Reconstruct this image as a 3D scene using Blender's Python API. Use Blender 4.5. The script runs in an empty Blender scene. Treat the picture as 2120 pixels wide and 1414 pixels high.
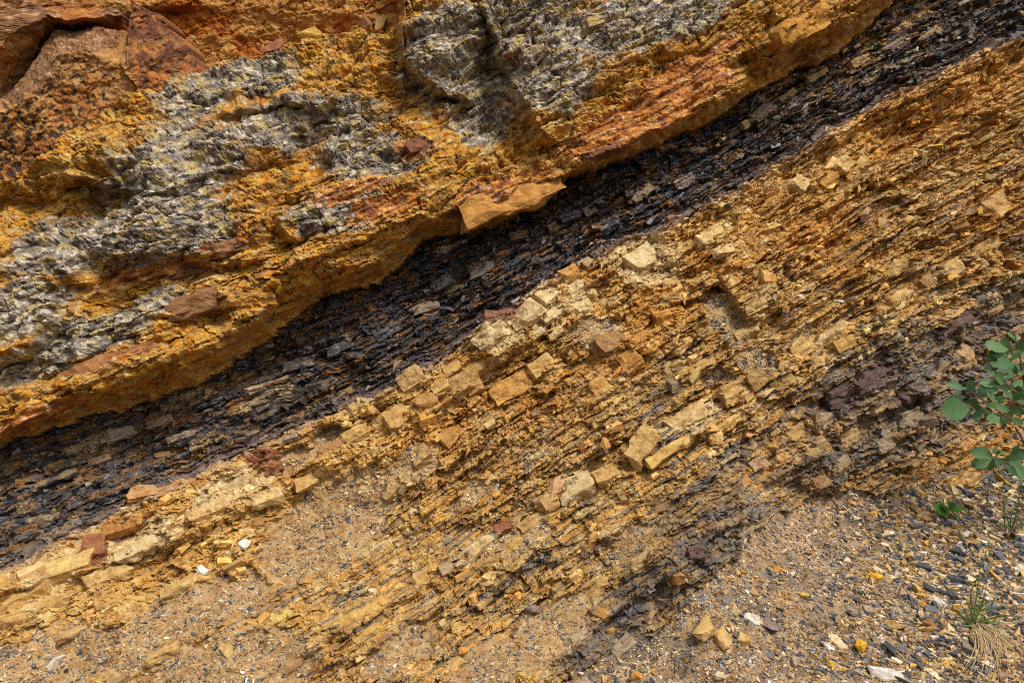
import bpy, bmesh, math, random
import numpy as np
from mathutils import Vector, Matrix

scene = bpy.context.scene
COL = scene.collection
rng = np.random.default_rng(7)
random.seed(7)
F32 = np.float32

# ---------------------------------------------------------------- camera
FPX, CX, CY, CAMZ = 1664.0, 1060.0, 707.0, 1.5
cam_data = bpy.data.cameras.new("camera")
cam = bpy.data.objects.new("camera", cam_data)
COL.objects.link(cam)
cam.location = (0, 0, CAMZ)
cam.rotation_euler = (math.radians(90), 0, 0)
cam_data.sensor_width = 36.0
cam_data.lens = 36.0 * FPX / 2120.0
cam_data.clip_start = 0.05
cam_data.clip_end = 200.0
scene.camera = cam

# ---------------------------------------------------------------- sky and sun (bright overcast)
SUN_EL, SUN_AZ = math.radians(55), math.radians(142)      # azimuth clockwise from +Y
world = bpy.data.worlds.new("World")
scene.world = world
world.use_nodes = True
wn, wl = world.node_tree.nodes, world.node_tree.links
wn.clear()
sky = wn.new("ShaderNodeTexSky")
sky.sky_type = 'NISHITA'
sky.sun_disc = False
sky.sun_elevation = SUN_EL
sky.sun_rotation = SUN_AZ
sky.air_density = 1.0
sky.dust_density = 4.0
hsv = wn.new("ShaderNodeHueSaturation")
hsv.inputs["Saturation"].default_value = 0.12             # cloud cover greys the sky
bg = wn.new("ShaderNodeBackground")
bg.inputs["Strength"].default_value = 0.088
wo = wn.new("ShaderNodeOutputWorld")
wl.new(sky.outputs[0], hsv.inputs["Color"])
wl.new(hsv.outputs[0], bg.inputs["Color"])
wl.new(bg.outputs[0], wo.inputs["Surface"])
sun_data = bpy.data.lights.new("sun", 'SUN')
sun_data.energy = 1.5
sun_data.angle = math.radians(10)
sun_data.color = (1.0, 0.95, 0.87)
sun = bpy.data.objects.new("sun", sun_data)
COL.objects.link(sun)
sd = Vector((math.sin(SUN_AZ) * math.cos(SUN_EL), math.cos(SUN_AZ) * math.cos(SUN_EL), math.sin(SUN_EL)))
sun.rotation_euler = sd.to_track_quat('Z', 'Y').to_euler()
sun.location = (0, -3, 6)
scene.view_settings.view_transform = 'Standard'
scene.view_settings.look = 'None'
scene.view_settings.gamma = 1.0
scene.view_settings.exposure = 1.0
scene.render.engine = 'CYCLES'
scene.cycles.max_bounces = 6
scene.cycles.diffuse_bounces = 4
scene.cycles.use_denoising = False
scene.cycles.filter_width = 1.1

# ---------------------------------------------------------------- noise helpers (numpy)
_tabs = {}
def _tab(seed):
    if seed not in _tabs:
        r = np.random.default_rng(1000 + seed)
        a = r.uniform(0, 2 * np.pi, (256, 256))
        _tabs[seed] = (np.cos(a).astype(F32), np.sin(a).astype(F32), r.random((256, 256)).astype(F32),
                       r.random((256, 256)).astype(F32), r.random((256, 256)).astype(F32))
    return _tabs[seed]

def perlin(x, y, seed=0):
    gx, gy = _tab(seed)[:2]
    x = np.asarray(x, F32); y = np.asarray(y, F32)
    x0 = np.floor(x); y0 = np.floor(y)
    fx = x - x0; fy = y - y0
    i0 = x0.astype(np.int32) & 255; j0 = y0.astype(np.int32) & 255
    i1 = (i0 + 1) & 255; j1 = (j0 + 1) & 255
    u = fx * fx * fx * (fx * (fx * 6 - 15) + 10); v = fy * fy * fy * (fy * (fy * 6 - 15) + 10)
    a = gx[i0, j0] * fx + gy[i0, j0] * fy
    b = gx[i1, j0] * (fx - 1) + gy[i1, j0] * fy
    c = gx[i0, j1] * fx + gy[i0, j1] * (fy - 1)
    d = gx[i1, j1] * (fx - 1) + gy[i1, j1] * (fy - 1)
    ab = a + u * (b - a); cd = c + u * (d - c)
    return (ab + v * (cd - ab)) * 1.5

def fbm(x, y, seed=0, octaves=4, gain=0.5):
    out = 0; amp = 1.0; f = 1.0
    for o in range(octaves):
        out = out + amp * perlin(x * f + 17.3 * o, y * f - 9.1 * o, seed + o)
        amp *= gain; f *= 2.03
    return out

def worley(x, y, seed=0, jit=0.9):
    """F1, F2 distances, and a random per cell."""
    ta = _tab(seed)
    x = np.asarray(x, F32); y = np.asarray(y, F32)
    xi = np.floor(x).astype(np.int32); yi = np.floor(y).astype(np.int32)
    f1 = np.full(x.shape, 9, F32); f2 = np.full(x.shape, 9, F32); rid = np.zeros(x.shape, F32)
    for dx in (-1, 0, 1):
        for dy in (-1, 0, 1):
            cx, cy = xi + dx, yi + dy
            i, j = cx & 255, cy & 255
            px_ = cx + 0.5 + jit * (ta[2][i, j] - 0.5)
            py_ = cy + 0.5 + jit * (ta[3][i, j] - 0.5)
            d = (x - px_) ** 2 + (y - py_) ** 2
            near = d < f1
            f2 = np.where(near, f1, np.minimum(f2, d))
            rid = np.where(near, ta[4][i, j], rid)
            f1 = np.where(near, d, f1)
    return np.sqrt(f1), np.sqrt(f2), rid

def bricks(s, t, ln, th, seed):
    """Broken beds: layers of uneven thickness cut into lengths. Returns three randoms per piece, local coords, edge distance."""
    ta = _tab(seed)
    tt = t / th
    tt = tt + 0.35 * np.sin(tt * 1.7 + seed) + 0.25 * np.sin(tt * 0.63 + 2 * seed)
    k = np.floor(tt).astype(np.int32)
    ft = tt - k
    off = ta[2][k & 255, (k >> 8) & 255]
    lf = 0.55 + 0.9 * ta[3][k & 255, 7]
    ss = s / (ln * lf) + off * 37
    ss = ss + 0.3 * np.sin(ss * 1.9 + off * 20)
    m = np.floor(ss).astype(np.int32)
    fs = ss - m
    i, j = (k * 7 + 13) & 255, m & 255
    return ta[2][i, j], ta[3][i, j], ta[4][i, j], fs, ft, np.minimum(np.minimum(fs, 1 - fs) * (ln / th), np.minimum(ft, 1 - ft))

def sstep(a, b, x):
    u = np.clip((x - a) / (b - a), 0, 1)
    return u * u * (3 - 2 * u)

def mixc(c, col, m):
    col = np.asarray(col, F32)
    return c + (col - c) * m[..., None]

# ---------------------------------------------------------------- layout lines, in the survey frame of the outcrop (px, py)
L1 = np.array([(-760, 1530), (-300, 1320), (0, 1182), (150, 1112), (270, 1045), (400, 985), (600, 892), (760, 822), (900, 748), (1000, 678),
               (1150, 575), (1300, 500), (1420, 450), (1500, 405), (1640, 325), (1730, 268), (1850, 192), (2000, 125), (2120, 75), (2420, -90), (3000, -400)], float)
L2 = np.array([(-760, 1170), (-300, 1020), (0, 925), (150, 872), (330, 826), (450, 778), (540, 712), (640, 632), (700, 602), (790, 588), (860, 520), (900, 492),
               (1020, 470), (1100, 420), (1180, 368), (1280, 330), (1400, 282), (1480, 245), (1560, 192), (1640, 150), (1730, 112), (1800, 52), (1850, 0), (2100, -160), (2420, -330), (3000, -640)], float)
# height of the visible underside of the sandstone along L2
U2 = np.array([(-300, 30), (0, 30), (130, 45), (300, 75), (500, 80), (620, 60), (700, 45), (860, 55), (960, 52), (1080, 50), (1180, 8), (1250, 25),
               (1400, 30), (1560, 60), (1640, 70), (1760, 60), (2400, 50)], float)
def line(L, x): return np.interp(x, L[:, 0], L[:, 1])
def smooth_line(L, w=90):
    xs = np.arange(-760, 3000, 10.0); ys = line(L, xs)
    k = np.exp(-0.5 * (np.arange(-30, 31) * 10 / w) ** 2); k /= k.sum()
    return np.stack([xs, np.convolve(np.pad(ys, 30, mode='reflect', reflect_type='odd'), k, 'valid')], 1)
L1S = smooth_line(L1)

def bed_coords(px, py):
    """(s along bedding, t across bedding) of the tilted strata."""
    t0 = py - line(L1S, px)
    t = t0 + 0.14 * (px - 1000) * np.clip(t0 / 420, 0, 1) - 0.10 * (px - 500) * np.clip(-t0 / 500, 0, 1.2) * (px < 1100)
    s = px * 0.88 - py * 0.47
    return s, t

# ---------------------------------------------------------------- macro depth of the face, thin-plate through surveyed points
CP = np.array([
 (-300,1700,1.55),(0,1414,1.86),(500,1414,1.86),(1000,1414,1.84),(1250,1414,1.84),(300,1700,1.6),(1000,1700,1.55),(2400,1700,1.45),(1600,1700,1.5),
 (0,1250,2.06),(350,1180,2.20),(600,1150,2.20),(800,1000,2.36),(1000,1150,2.20),(1250,1200,2.08),(1400,1080,2.16),(1480,1180,2.02),(1550,1060,2.18),(1200,1000,2.32),
 (1640,1030,2.42),(1750,960,2.50),(2000,930,2.72),(2120,860,2.86),(2400,850,3.0),(1700,800,2.52),(1900,780,2.62),
 (0,1180,2.16),(300,1040,2.34),(600,905,2.48),(900,760,2.58),(1100,640,2.62),(1300,520,2.76),(1500,425,2.90),(1750,290,3.06),(2000,150,3.2),
 (1400,650,2.58),(1400,850,2.42),(1150,800,2.46),(1650,560,2.68),(1700,430,2.86),(1950,450,2.86),(2120,300,3.0),(2120,600,2.86),(1850,650,2.66),(2400,400,3.05),
 (0,1060,2.34),(300,920,2.52),(600,770,2.66),(900,620,2.78),(1200,470,2.92),(1500,340,3.04),(1800,190,3.2),(2100,20,3.36),(2400,-100,3.45),
 (0,800,2.42),(300,650,2.52),(600,500,2.66),(900,380,2.80),(1150,260,2.90),(1400,160,3.04),(1700,40,3.26),
 (0,450,2.72),(300,300,2.76),(600,200,2.92),(850,80,2.96),(1000,200,3.02),(1150,60,2.98),(1400,0,3.12),(1900,-100,3.42),
 (0,200,3.0),(250,80,3.05),(500,50,3.12),(700,20,3.12),(0,-250,3.05),(700,-250,3.15),(1500,-250,3.35),(2200,-300,3.6),(-300,600,2.5),(-300,200,2.95),
 (1300,1600,1.64),(1650,1414,1.80),(1900,1414,1.80),(2120,1414,1.80),(2120,1200,2.12),(1700,1200,2.10),(1620,1110,2.26),(1850,1060,2.42),(2000,1040,2.50),(2120,990,2.64),(2400,1000,2.7),
 (-700,600,2.45),(-700,1500,1.72),(-700,0,2.95),(2900,400,3.15),(2900,1000,2.8),(2900,1600,1.6),(2900,-250,3.6),(600,1880,1.38),(1600,1880,1.34),(2700,1880,1.34),
], float)
def tps_fit(P):
    n = len(P); xy = P[:, :2] / 1000
    d = np.linalg.norm(xy[:, None] - xy[None], axis=2)
    K = np.where(d > 0, d * d * np.log(d + 1e-12), 0) + np.eye(n) * 2e-3
    A = np.zeros((n + 3, n + 3)); A[:n, :n] = K
    A[:n, n] = 1; A[:n, n + 1:] = xy; A[n, :n] = 1; A[n + 1:, :n] = xy.T
    return np.linalg.solve(A, np.concatenate([P[:, 2], np.zeros(3)]))
TPS = tps_fit(CP)
def tps(px, py):
    n = len(CP); out = TPS[n] + TPS[n + 1] * px / 1000 + TPS[n + 2] * py / 1000
    for i in range(n):
        d2 = ((px - CP[i, 0]) / 1000) ** 2 + ((py - CP[i, 1]) / 1000) ** 2
        out = out + TPS[i] * 0.5 * d2 * np.log(d2 + 1e-12)
    return out

def to_world(px, py, y):
    return np.stack([(px - CX) / FPX * y, y, CAMZ - (py - CY) / FPX * y], -1)

# ---------------------------------------------------------------- coarse rasters for hand-drawn shapes
RX0, RY0, RS = -700, -400, 5.0
rxs = np.arange(RX0, 2925, RS); rys = np.arange(RY0, 1905, RS)
RX, RY = np.meshgrid(rxs, rys)
def sample(R, px, py):
    u = np.clip((px - RX0) / RS, 0, R.shape[1] - 1.001); v = np.clip((py - RY0) / RS, 0, R.shape[0] - 1.001)
    i = u.astype(np.int32); j = v.astype(np.int32); fu = (u - i).astype(F32); fv = (v - j).astype(F32)
    a = R[j, i] * (1 - fu) + R[j, i + 1] * fu
    b = R[j + 1, i] * (1 - fu) + R[j + 1, i + 1] * fu
    return a * (1 - fv) + b * fv

def seg_dist(P, closed=False):
    """unsigned distance to a polyline and the side (cross sign) of the nearest segment"""
    P = np.asarray(P, float); best = np.full(RX.shape, 1e9); side = np.zeros(RX.shape)
    Q = np.vstack([P, P[:1]]) if closed else P
    arc = np.zeros(RX.shape); acc = 0.0
    for a, b in zip(Q[:-1], Q[1:]):
        d = b - a; L = d @ d
        u = np.clip(((RX - a[0]) * d[0] + (RY - a[1]) * d[1]) / L, 0, 1)
        ex = RX - a[0] - u * d[0]; ey = RY - a[1] - u * d[1]
        dd = np.hypot(ex, ey)
        m = dd < best
        best = np.where(m, dd, best); side = np.where(m, np.sign(d[0] * (RY - a[1]) - d[1] * (RX - a[0])), side)
        arc = np.where(m, acc + u * math.sqrt(L), arc); acc += math.sqrt(L)
    return best, side, sstep(0, min(60, acc * .4), arc) * sstep(0, min(60, acc * .4), acc - arc)
def poly_sd(P):
    """signed distance, positive inside"""
    d = seg_dist(P, True)[0]
    P = np.asarray(P, float); ins = np.zeros(RX.shape, bool)
    for a, b in zip(P, np.roll(P, -1, 0)):
        c = (a[1] > RY) != (b[1] > RY)
        xx = (b[0] - a[0]) * (RY - a[1]) / (b[1] - a[1] + 1e-12) + a[0]
        ins ^= c & (RX < xx)
    return np.where(ins, d, -d)

def ellipses(lst):
    """soft union of blobs: (px,py,rx,ry,deg) -> field, >0 inside"""
    out = np.full(RX.shape, -9.0)
    for (x, y, a, b, deg) in lst:
        c, s = math.cos(math.radians(deg)), math.sin(math.radians(deg))
        u = ((RX - x) * c + (RY - y) * s) / a; v = (-(RX - x) * s + (RY - y) * c) / b
        out = np.maximum(out, 1 - np.hypot(u, v))
    return out

OVER = [(-720, 470), (-300, 420), (0, 385), (60, 372), (108, 340), (128, 292), (250, 217), (312, 190), (420, 152), (480, 132), (530, 130), (640, 84), (760, 66), (826, 60), (822, -420), (-720, -420)]
GROUND = [(1130, 1725), (1180, 1414), (1290, 1330), (1400, 1290), (1480, 1190), (1560, 1110), (1605, 1062), (1700, 1020), (1800, 1018), (1900, 1010), (2000, 1000), (2120, 965), (2424, 930), (2930, 900), (2930, 1910), (1080, 1910)]
sd_over = poly_sd(OVER)
sd_ground = poly_sd(GROUND)

# faceted boulders under the overhang: (px,py,height) triangles, height in px towards the viewer
def facets(tris):
    H = np.zeros(RX.shape); W = np.zeros(RX.shape, bool)
    for (a, b, c) in tris:
        d = (b[1] - c[1]) * (a[0] - c[0]) + (c[0] - b[0]) * (a[1] - c[1])
        l0 = ((b[1] - c[1]) * (RX - c[0]) + (c[0] - b[0]) * (RY - c[1])) / d
        l1 = ((c[1] - a[1]) * (RX - c[0]) + (a[0] - c[0]) * (RY - c[1])) / d
        l2 = 1 - l0 - l1
        m = (l0 >= -0.003) & (l1 >= -0.003) & (l2 >= -0.003)
        H = np.where(m, l0 * a[2] + l1 * b[2] + l2 * c[2], H); W |= m
    return H, W
v = {
 'a': (-720, 300, 70), 'b': (0, 232, 70), 'c': (62, 205, 84), 'd': (122, 112, 74), 'e': (180, 104, 84), 'f': (248, 132, 66), 'g': (300, 190, 26), 'h': (250, 222, 4),
 'i': (130, 300, -30), 'j': (105, 350, -50), 'k': (0, 395, -66), 'l': (-720, 480, -66), 'm': (58, 150, 40), 'n': (110, 66, 30), 'o': (200, 60, 44), 'p': (258, 64, 50), 'hh': (0, 205, 30), 'ii': (-720, 270, 30),
 # pointed boulder
 'q': (272, 10, 96), 'r': (332, 26, 66), 's': (392, 102, 26), 't': (424, 156, -6), 'u': (330, 202, 4), 'x': (256, 140, 84), 'y': (335, 110, 62), 'z': (290, 195, 30),
 # upper left blocks: proud edge, recessed foot
 'aa': (-720, 60, 80), 'bb': (0, 96, 80), 'cc': (45, 52, 96), 'dd': (100, 36, 78), 'ee': (112, 14, 66), 'ff': (172, 40, 74), 'gg': (250, 30, 40),
 'm2': (60, 152, -22), 'n2': (112, 66, -26), 'o2': (202, 60, -18), 'p2': (260, 64, -14), 'h2': (0, 208, -22), 'i2': (-720, 272, -22),
 'jj': (-720, -420, 90), 'kk': (270, -420, 90), 'll': (250, -20, 50), 'q2': (272, 10, 10), 'r2': (334, 26, -18), 's2': (394, 102, -48), 't2': (430, 160, -66),
 'mm': (822, -420, 66), 'nn': (834, 70, -46), 'oo': (640, 96, -58), 'pp': (530, 140, -62), 'w1': (480, 20, 4), 'w2': (600, 10, 14), 'w3': (720, 30, -8), 'w4': (560, 80, -30),
}
T = lambda s: tuple(v[k] for k in s.split())
def TL(txt): return [T(q.strip()) for q in txt.split(',')]
BLOCK_TRIS = TL('aa bb i2, bb h2 i2, bb cc h2, cc m2 h2, cc dd m2, dd n2 m2, dd ee ff, dd ff n2, ff gg o2, ff o2 n2, gg p2 o2, gg q2 p2, ll gg ee, gg ff ee, jj kk aa, kk ll aa, ll ee aa, ee dd aa, dd cc aa, cc bb aa, ll q2 gg')
SPOT_TRIS = TL('a b l, b k l, b c k, c d i, d e i, c i j, c j k, e f h, e h i, f g h, ii hh a, hh b a, hh m c, b hh c, m n d, c m d, n o e, d n e, o p f, e o f, p x f, x z f, f z g, g z h')
POINT_TRIS = TL('q r y, r s y, s t u, s u y, u z y, z x y, x q y')
v['b0'] = (-720, 280, -60); v['b1'] = (0, 220, -60); v['b2'] = (260, 70, -60); v['b3'] = (300, 200, -70); v['b4'] = (0, 400, -75); v['b5'] = (-720, 490, -75); v['b6'] = (130, 310, -72); v['b7'] = (270, -420, 60); v['b8'] = (-720, -420, 60)
FAC = TL('b0 b1 b5, b1 b4 b5, b1 b6 b4, b1 b2 b6, b2 b3 b6, b2 t2 b3, b2 s2 t2, b2 r2 s2, b2 q2 r2, b8 b7 b0, b7 b1 b0, b7 b2 b1, b7 q2 b2, b7 mm q2, mm w1 q2, q2 w1 r2, r2 w1 s2, mm w2 w1, w1 w4 s2, w2 w4 w1, w2 w3 w4, mm w3 w2, mm nn w3, w3 nn oo, w3 oo w4, oo pp w4, pp s2 w4, pp t2 s2')
fac_h, fac_w = facets(FAC)

# ledges: polyline, side that stands proud (+1: right hand of travel on screen, i.e. below for left-to-right), height, fade distance
LEDGES = [
 # knob and lobes of the grey sandstone
 ([(112, 330), (150, 378), (200, 392), (262, 402)], -1, 34, 90),
 ([(300, 262), (262, 330), (276, 420), (250, 445), (225, 485), (212, 545), (228, 575)], -1, 34, 130),
 ([(200, 388), (206, 340), (215, 300), (225, 250)], 1, 18, 60),
 ([(430, 255), (590, 236), (655, 240), (700, 268)], -1, 22, 60),
 ([(700, 268), (682, 300), (664, 330), (680, 350), (650, 400)], -1, 20, 110),
 ([(270, 285), (400, 255), (520, 215), (640, 200)], 1, 8, 50),
 ([(260, 430), (330, 410), (420, 380), (560, 345), (660, 335)], -1, 12, 60),
 ([(96, 505), (110, 560), (150, 592)], -1, 22, 90),
 ([(-300, 700), (0, 590), (95, 560)], 1, 10, 80),
 ([(210, 560), (330, 545), (470, 530), (560, 500)], -1, 12, 50),
 ([(230, 590), (330, 580), (460, 560), (590, 540)], -1, 12, 40),
 ([(600, 330), (588, 420), (575, 480), (600, 515), (592, 560), (640, 605)], -1, 26, 150),
 ([(260, 402), (250, 440)], -1, 16, 60),
 ([(0, 712), (80, 660), (120, 640), (140, 620)], -1, 18, 50),
 ([(-300, 880), (0, 770), (60, 745), (128, 700)], -1, 22, 60),
 ([(128, 690), (150, 740), (118, 800), (130, 846)], -1, 36, 150),
 ([(150, 700), (300, 668), (420, 655), (520, 640)], -1, 14, 45),
 ([(340, 655), (420, 600), (480, 605), (560, 618), (590, 640)], 1, 9, 40),
 # big block at the upper right and its shadowed face
 ([(824, -300), (820, 60), (822, 130), (845, 175), (900, 205), (960, 240), (1010, 240)], -1, 42, 120),
 ([(985, 0), (1005, 70), (1020, 120), (1060, 200), (1110, 290), (1150, 330)], -1, 34, 110),
 ([(1060, 100), (1085, 60), (1130, 50), (1200, 60)], 1, 12, 40),
 ([(960, 250), (1010, 285), (1060, 310), (1120, 330), (1178, 362)], 1, 14, 60),
 ([(1130, 300), (1250, 260), (1380, 200), (1520, 135)], 1, 9, 45),
 ([(1180, 330), (1290, 290), (1420, 232), (1510, 150)], 1, 8, 35),
 ([(1510, 118), (1532, 165), (1556, 192)], -1, -26, 60),
 ([(1556, -300), (1570, 15), (1578, 60), (1568, 100), (1590, 112)], -1, 20, 60),
 ([(1580, 105), (1700, 60), (1790, 0)], -1, 14, 60),
 # coal seam joints
 ([(565, 740), (600, 700), (620, 760), (690, 730), (740, 765), (762, 800)], -1, 15, 70),
 ([(330, 900), (400, 885), (450, 850), (520, 830)], -1, 9, 40),
 ([(0, 985), (120, 955), (200, 925), (300, 905)], -1, 10, 40),
 ([(100, 1060), (180, 1010), (250, 985)], -1, 12, 40),
 # outcropping ribs below the seam
 ([(840, 905), (900, 872), (930, 850), (975, 800), (1000, 790)], -1, 24, 100),
 ([(1000, 790), (1060, 745), (1120, 700), (1180, 690), (1240, 640)], -1, 22, 80),
 ([(-200, 1330), (0, 1250), (90, 1215), (200, 1190), (300, 1150), (390, 1130), (500, 1075), (620, 1020)], -1, 22, 90),
 ([(375, 1130), (372, 1080), (410, 1040), (420, 1010)], -1, 14, 60),
 ([(80, 1210), (92, 1165), (130, 1140)], -1, 14, 60),
 ([(120, 1210), (200, 1205), (310, 1165)], -1, 10, 30),
 ([(1290, 970), (1330, 905), (1400, 860), (1480, 842)], 1, 13, 40),
 ([(1310, 985), (1400, 935), (1500, 890), (1570, 858)], -1, 10, 30),
 ([(1440, 470), (1470, 520), (1490, 545), (1480, 580), (1530, 660), (1590, 690)], -1, 22, 90),
 ([(1600, 690), (1660, 660), (1760, 580), (1850, 540)], -1, 12, 50),
 ([(560, 1400), (690, 1330), (810, 1255), (900, 1215), (1000, 1140), (1110, 1060), (1200, 1030)], -1, 13, 60),
 ([(640, 1414), (900, 1280), (1060, 1200), (1200, 1150), (1330, 1080), (1480, 1000)], -1, 12, 60),
 ([(1120, 1400), (1200, 1340), (1300, 1260), (1420, 1180), (1540, 1070), (1600, 1030)], -1, 16, 60),
 ([(1600, 1030), (1580, 990), (1600, 940), (1560, 900)], 1, 12, 60),
 ([(1640, 700), (1760, 640), (1850, 600)], -1, 9, 30),
 ([(1740, 850), (1850, 780), (1990, 690)], -1, 11, 40),
 ([(1640, 980), (1760, 900), (1890, 830), (2000, 760)], -1, 13, 50),
 ([(1780, 960), (1900, 900), (1960, 850)], -1, 12, 40),
 ([(1340, 120), (1420, 90), (1540, 20)], 1, 8, 50),
]
led = np.zeros(RX.shape)
LEDF = []
for P, sgn, H, D in LEDGES:
    d, sd_, tap = seg_dist(P)
    sdist = d * sd_ * sgn
    LEDF.append((sdist, H, D, tap))

# swells and hollows of the sandstone: px, py, rx, ry, degrees, height
SWELL = np.zeros(RX.shape)
for (x_, y_, a_, b_, dg_, h_) in [
    (430, 195, 130, 48, -18, 30), (400, 330, 150, 70, -12, 42), (380, 470, 190, 62, -8, 26), (180, 320, 70, 46, -35, 40), (236, 420, 34, 52, 10, -42), (655, 300, 56, 26, -25, -34), (560, 280, 120, 40, -8, 16),
    (110, 440, 130, 44, -10, -34), (120, 560, 60, 60, 0, 26), (185, 620, 60, 28, -20, -24), (40, 560, 60, 50, 0, 10), (60, 690, 90, 40, -20, 24), (60, 790, 80, 26, -20, -26), (700, 170, 130, 50, -12, 22),
    (780, 420, 130, 70, -18, 26), (700, 520, 110, 60, -20, 24), (600, 450, 40, 70, 15, -22), (330, 600, 90, 24, -15, -22), (450, 700, 160, 40, -22, 18), (280, 770, 140, 40, -18, 14), (1000, 200, 80, 120, -25, -42), (900, 90, 60, 100, -10, 30),
    (930, 330, 90, 50, 10, 26), (1130, 180, 90, 90, -10, 34), (1090, 60, 80, 40, -15, -20), (1280, 60, 160, 40, -18, 16), (1230, 150, 90, 40, -25, 14), (1450, 60, 120, 36, -25, 14), (1640, 60, 90, 40, -30, 18), (1540, 150, 30, 36, 0, -22), (1050, 300, 60, 40, 20, -20)]:
    c_, s_ = math.cos(math.radians(dg_)), math.sin(math.radians(dg_))
    SWELL += h_ * np.exp(-((((RX - x_) * c_ + (RY - y_) * s_) / a_) ** 2 + ((-(RX - x_) * s_ + (RY - y_) * c_) / b_) ** 2) ** 1.6)
# gravel and dust pockets on the slope
GRAV = ellipses([(690, 1090, 190, 95, -35), (860, 960, 70, 40, -35), (420, 1260, 170, 60, -20), (120, 1370, 260, 75, -12), (480, 1370, 190, 70, -10), (820, 1350, 90, 40, -30),
                 (1150, 1290, 110, 60, -35), (1040, 1370, 130, 55, -15), (1090, 1110, 60, 30, -30), (1500, 660, 75, 26, 45), (1560, 745, 60, 22, 30), (1240, 690, 60, 26, 20),
                 (1300, 1120, 70, 32, -35), (640, 930, 90, 24, -30), (1480, 780, 36, 24, 0), (1320, 1390, 120, 50, -20), (980, 1030, 60, 26, -30)])
# colour provinces of the sandstone
GREY = ellipses([(370, 350, 170, 90, -15), (420, 200, 110, 55, -20), (330, 480, 190, 90, -8), (620, 260, 200, 60, -8), (770, 330, 120, 55, 0), (120, 520, 110, 60, -20), (60, 640, 120, 70, -10), (180, 700, 140, 45, -15),
                 (950, 130, 130, 130, 0), (1090, 60, 140, 80, 0), (1130, 170, 110, 80, 0), (1330, 50, 210, 70, -15), (1000, 260, 70, 60, 0), (700, 440, 110, 50, -15), (60, 760, 120, 40, -20), (540, 160, 100, 50, -10), (300, 640, 130, 26, -20)])
REDS = ellipses([(1340, 240, 230, 52, -27), (1420, 140, 150, 22, -27), (1030, 400, 150, 30, -22), (720, 400, 90, 22, -15), (800, 430, 100, 26, -18), (300, 570, 140, 18, -15), (480, 510, 70, 22, -10),
                 (410, 632, 60, 26, -16), (240, 742, 110, 14, -18), (60, 868, 150, 18, -22), (860, 310, 40, 26, 0), (390, 565, 60, 16, -18), (1650, 160, 90, 30, -30), (1480, 330, 80, 20, -25)])
NODULE = ellipses([(412, 632, 56, 25, -18), (385, 566, 40, 12, -18), (470, 512, 42, 16, -12), (866, 305, 30, 20, 10), (980, 422, 70, 13, -22), (520, 980, 40, 16, 20), (600, 960, 30, 16, 30), (1250, 320, 60, 12, -15)])
PURP = ellipses([(1800, 783, 70, 18, -33), (1964, 676, 62, 16, -33), (1740, 825, 50, 30, -20), (1440, 1150, 34, 20, 0), (1040, 1090, 24, 14, 0), (1720, 864, 18, 22, 0), (1875, 828, 26, 18, 0), (285, 1080, 36, 14, -15), (205, 1140, 26, 34, 10), (560, 955, 50, 26, 20), (1060, 650, 50, 20, -15), (1380, 1250, 20, 14, 0)])
PALE = ellipses([(1116, 640, 60, 50, -30), (1040, 690, 60, 40, -20), (490, 1010, 120, 40, -25), (300, 1120, 120, 40, -25), (1200, 620, 40, 40, 0), (1340, 545, 80, 60, 0), (1240, 690, 60, 34, -20), (1420, 880, 110, 24, -35), (120, 1180, 90, 40, -20), (1000, 1130, 90, 26, -30), (1180, 1010, 70, 34, -30)])
ORNG = ellipses([(1950, 260, 260, 90, -25), (1700, 500, 160, 110, 0), (1290, 740, 120, 60, -20), (900, 900, 160, 60, -30), (1380, 640, 120, 50, -10), (1130, 830, 160, 50, -20), (2060, 450, 140, 110, 0), (1480, 560, 70, 70, 0)])
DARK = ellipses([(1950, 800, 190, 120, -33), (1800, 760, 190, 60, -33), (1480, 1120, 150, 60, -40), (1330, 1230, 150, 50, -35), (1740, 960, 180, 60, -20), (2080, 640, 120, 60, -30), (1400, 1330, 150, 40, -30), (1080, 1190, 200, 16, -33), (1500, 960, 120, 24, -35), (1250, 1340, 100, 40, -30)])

# ---------------------------------------------------------------- the fine grid
def axis(lo, a, b, hi, st):
    mid = np.arange(a, b, st)
    def outw(n, L):
        u = np.linspace(0, 1, n + 1)[1:]
        return L * (0.25 * u + 0.75 * u ** 2)
    l = a - outw(int((a - lo) / st / 7), a - lo); r = b - st + outw(int((hi - b) / st / 7), hi - b)
    return np.concatenate([l[::-1], mid, r])
GS = 2.05
gx = axis(-680, -16, 2138, 2900, GS); gy = axis(-380, -16, 1432, 1880, GS)
GX, GY = [a.astype(F32) for a in np.meshgrid(gx, gy)]
# macro depth and normals on the coarse raster
Yc = tps(RX, RY)
e = 24.0
Pa = to_world(RX + e, RY, tps(RX + e, RY)) - to_world(RX - e, RY, tps(RX - e, RY))
Pb = to_world(RX, RY + e, tps(RX, RY + e)) - to_world(RX, RY - e, tps(RX, RY - e))
Nn = np.cross(Pa, Pb)
Nn /= np.linalg.norm(Nn, axis=2, keepdims=True)
Nn *= -np.sign(Nn[..., 1:2])                               # face the viewer side (-Y)
PX, PY = GX, GY
s, t = [a.astype(F32) for a in bed_coords(PX, PY)]
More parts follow.
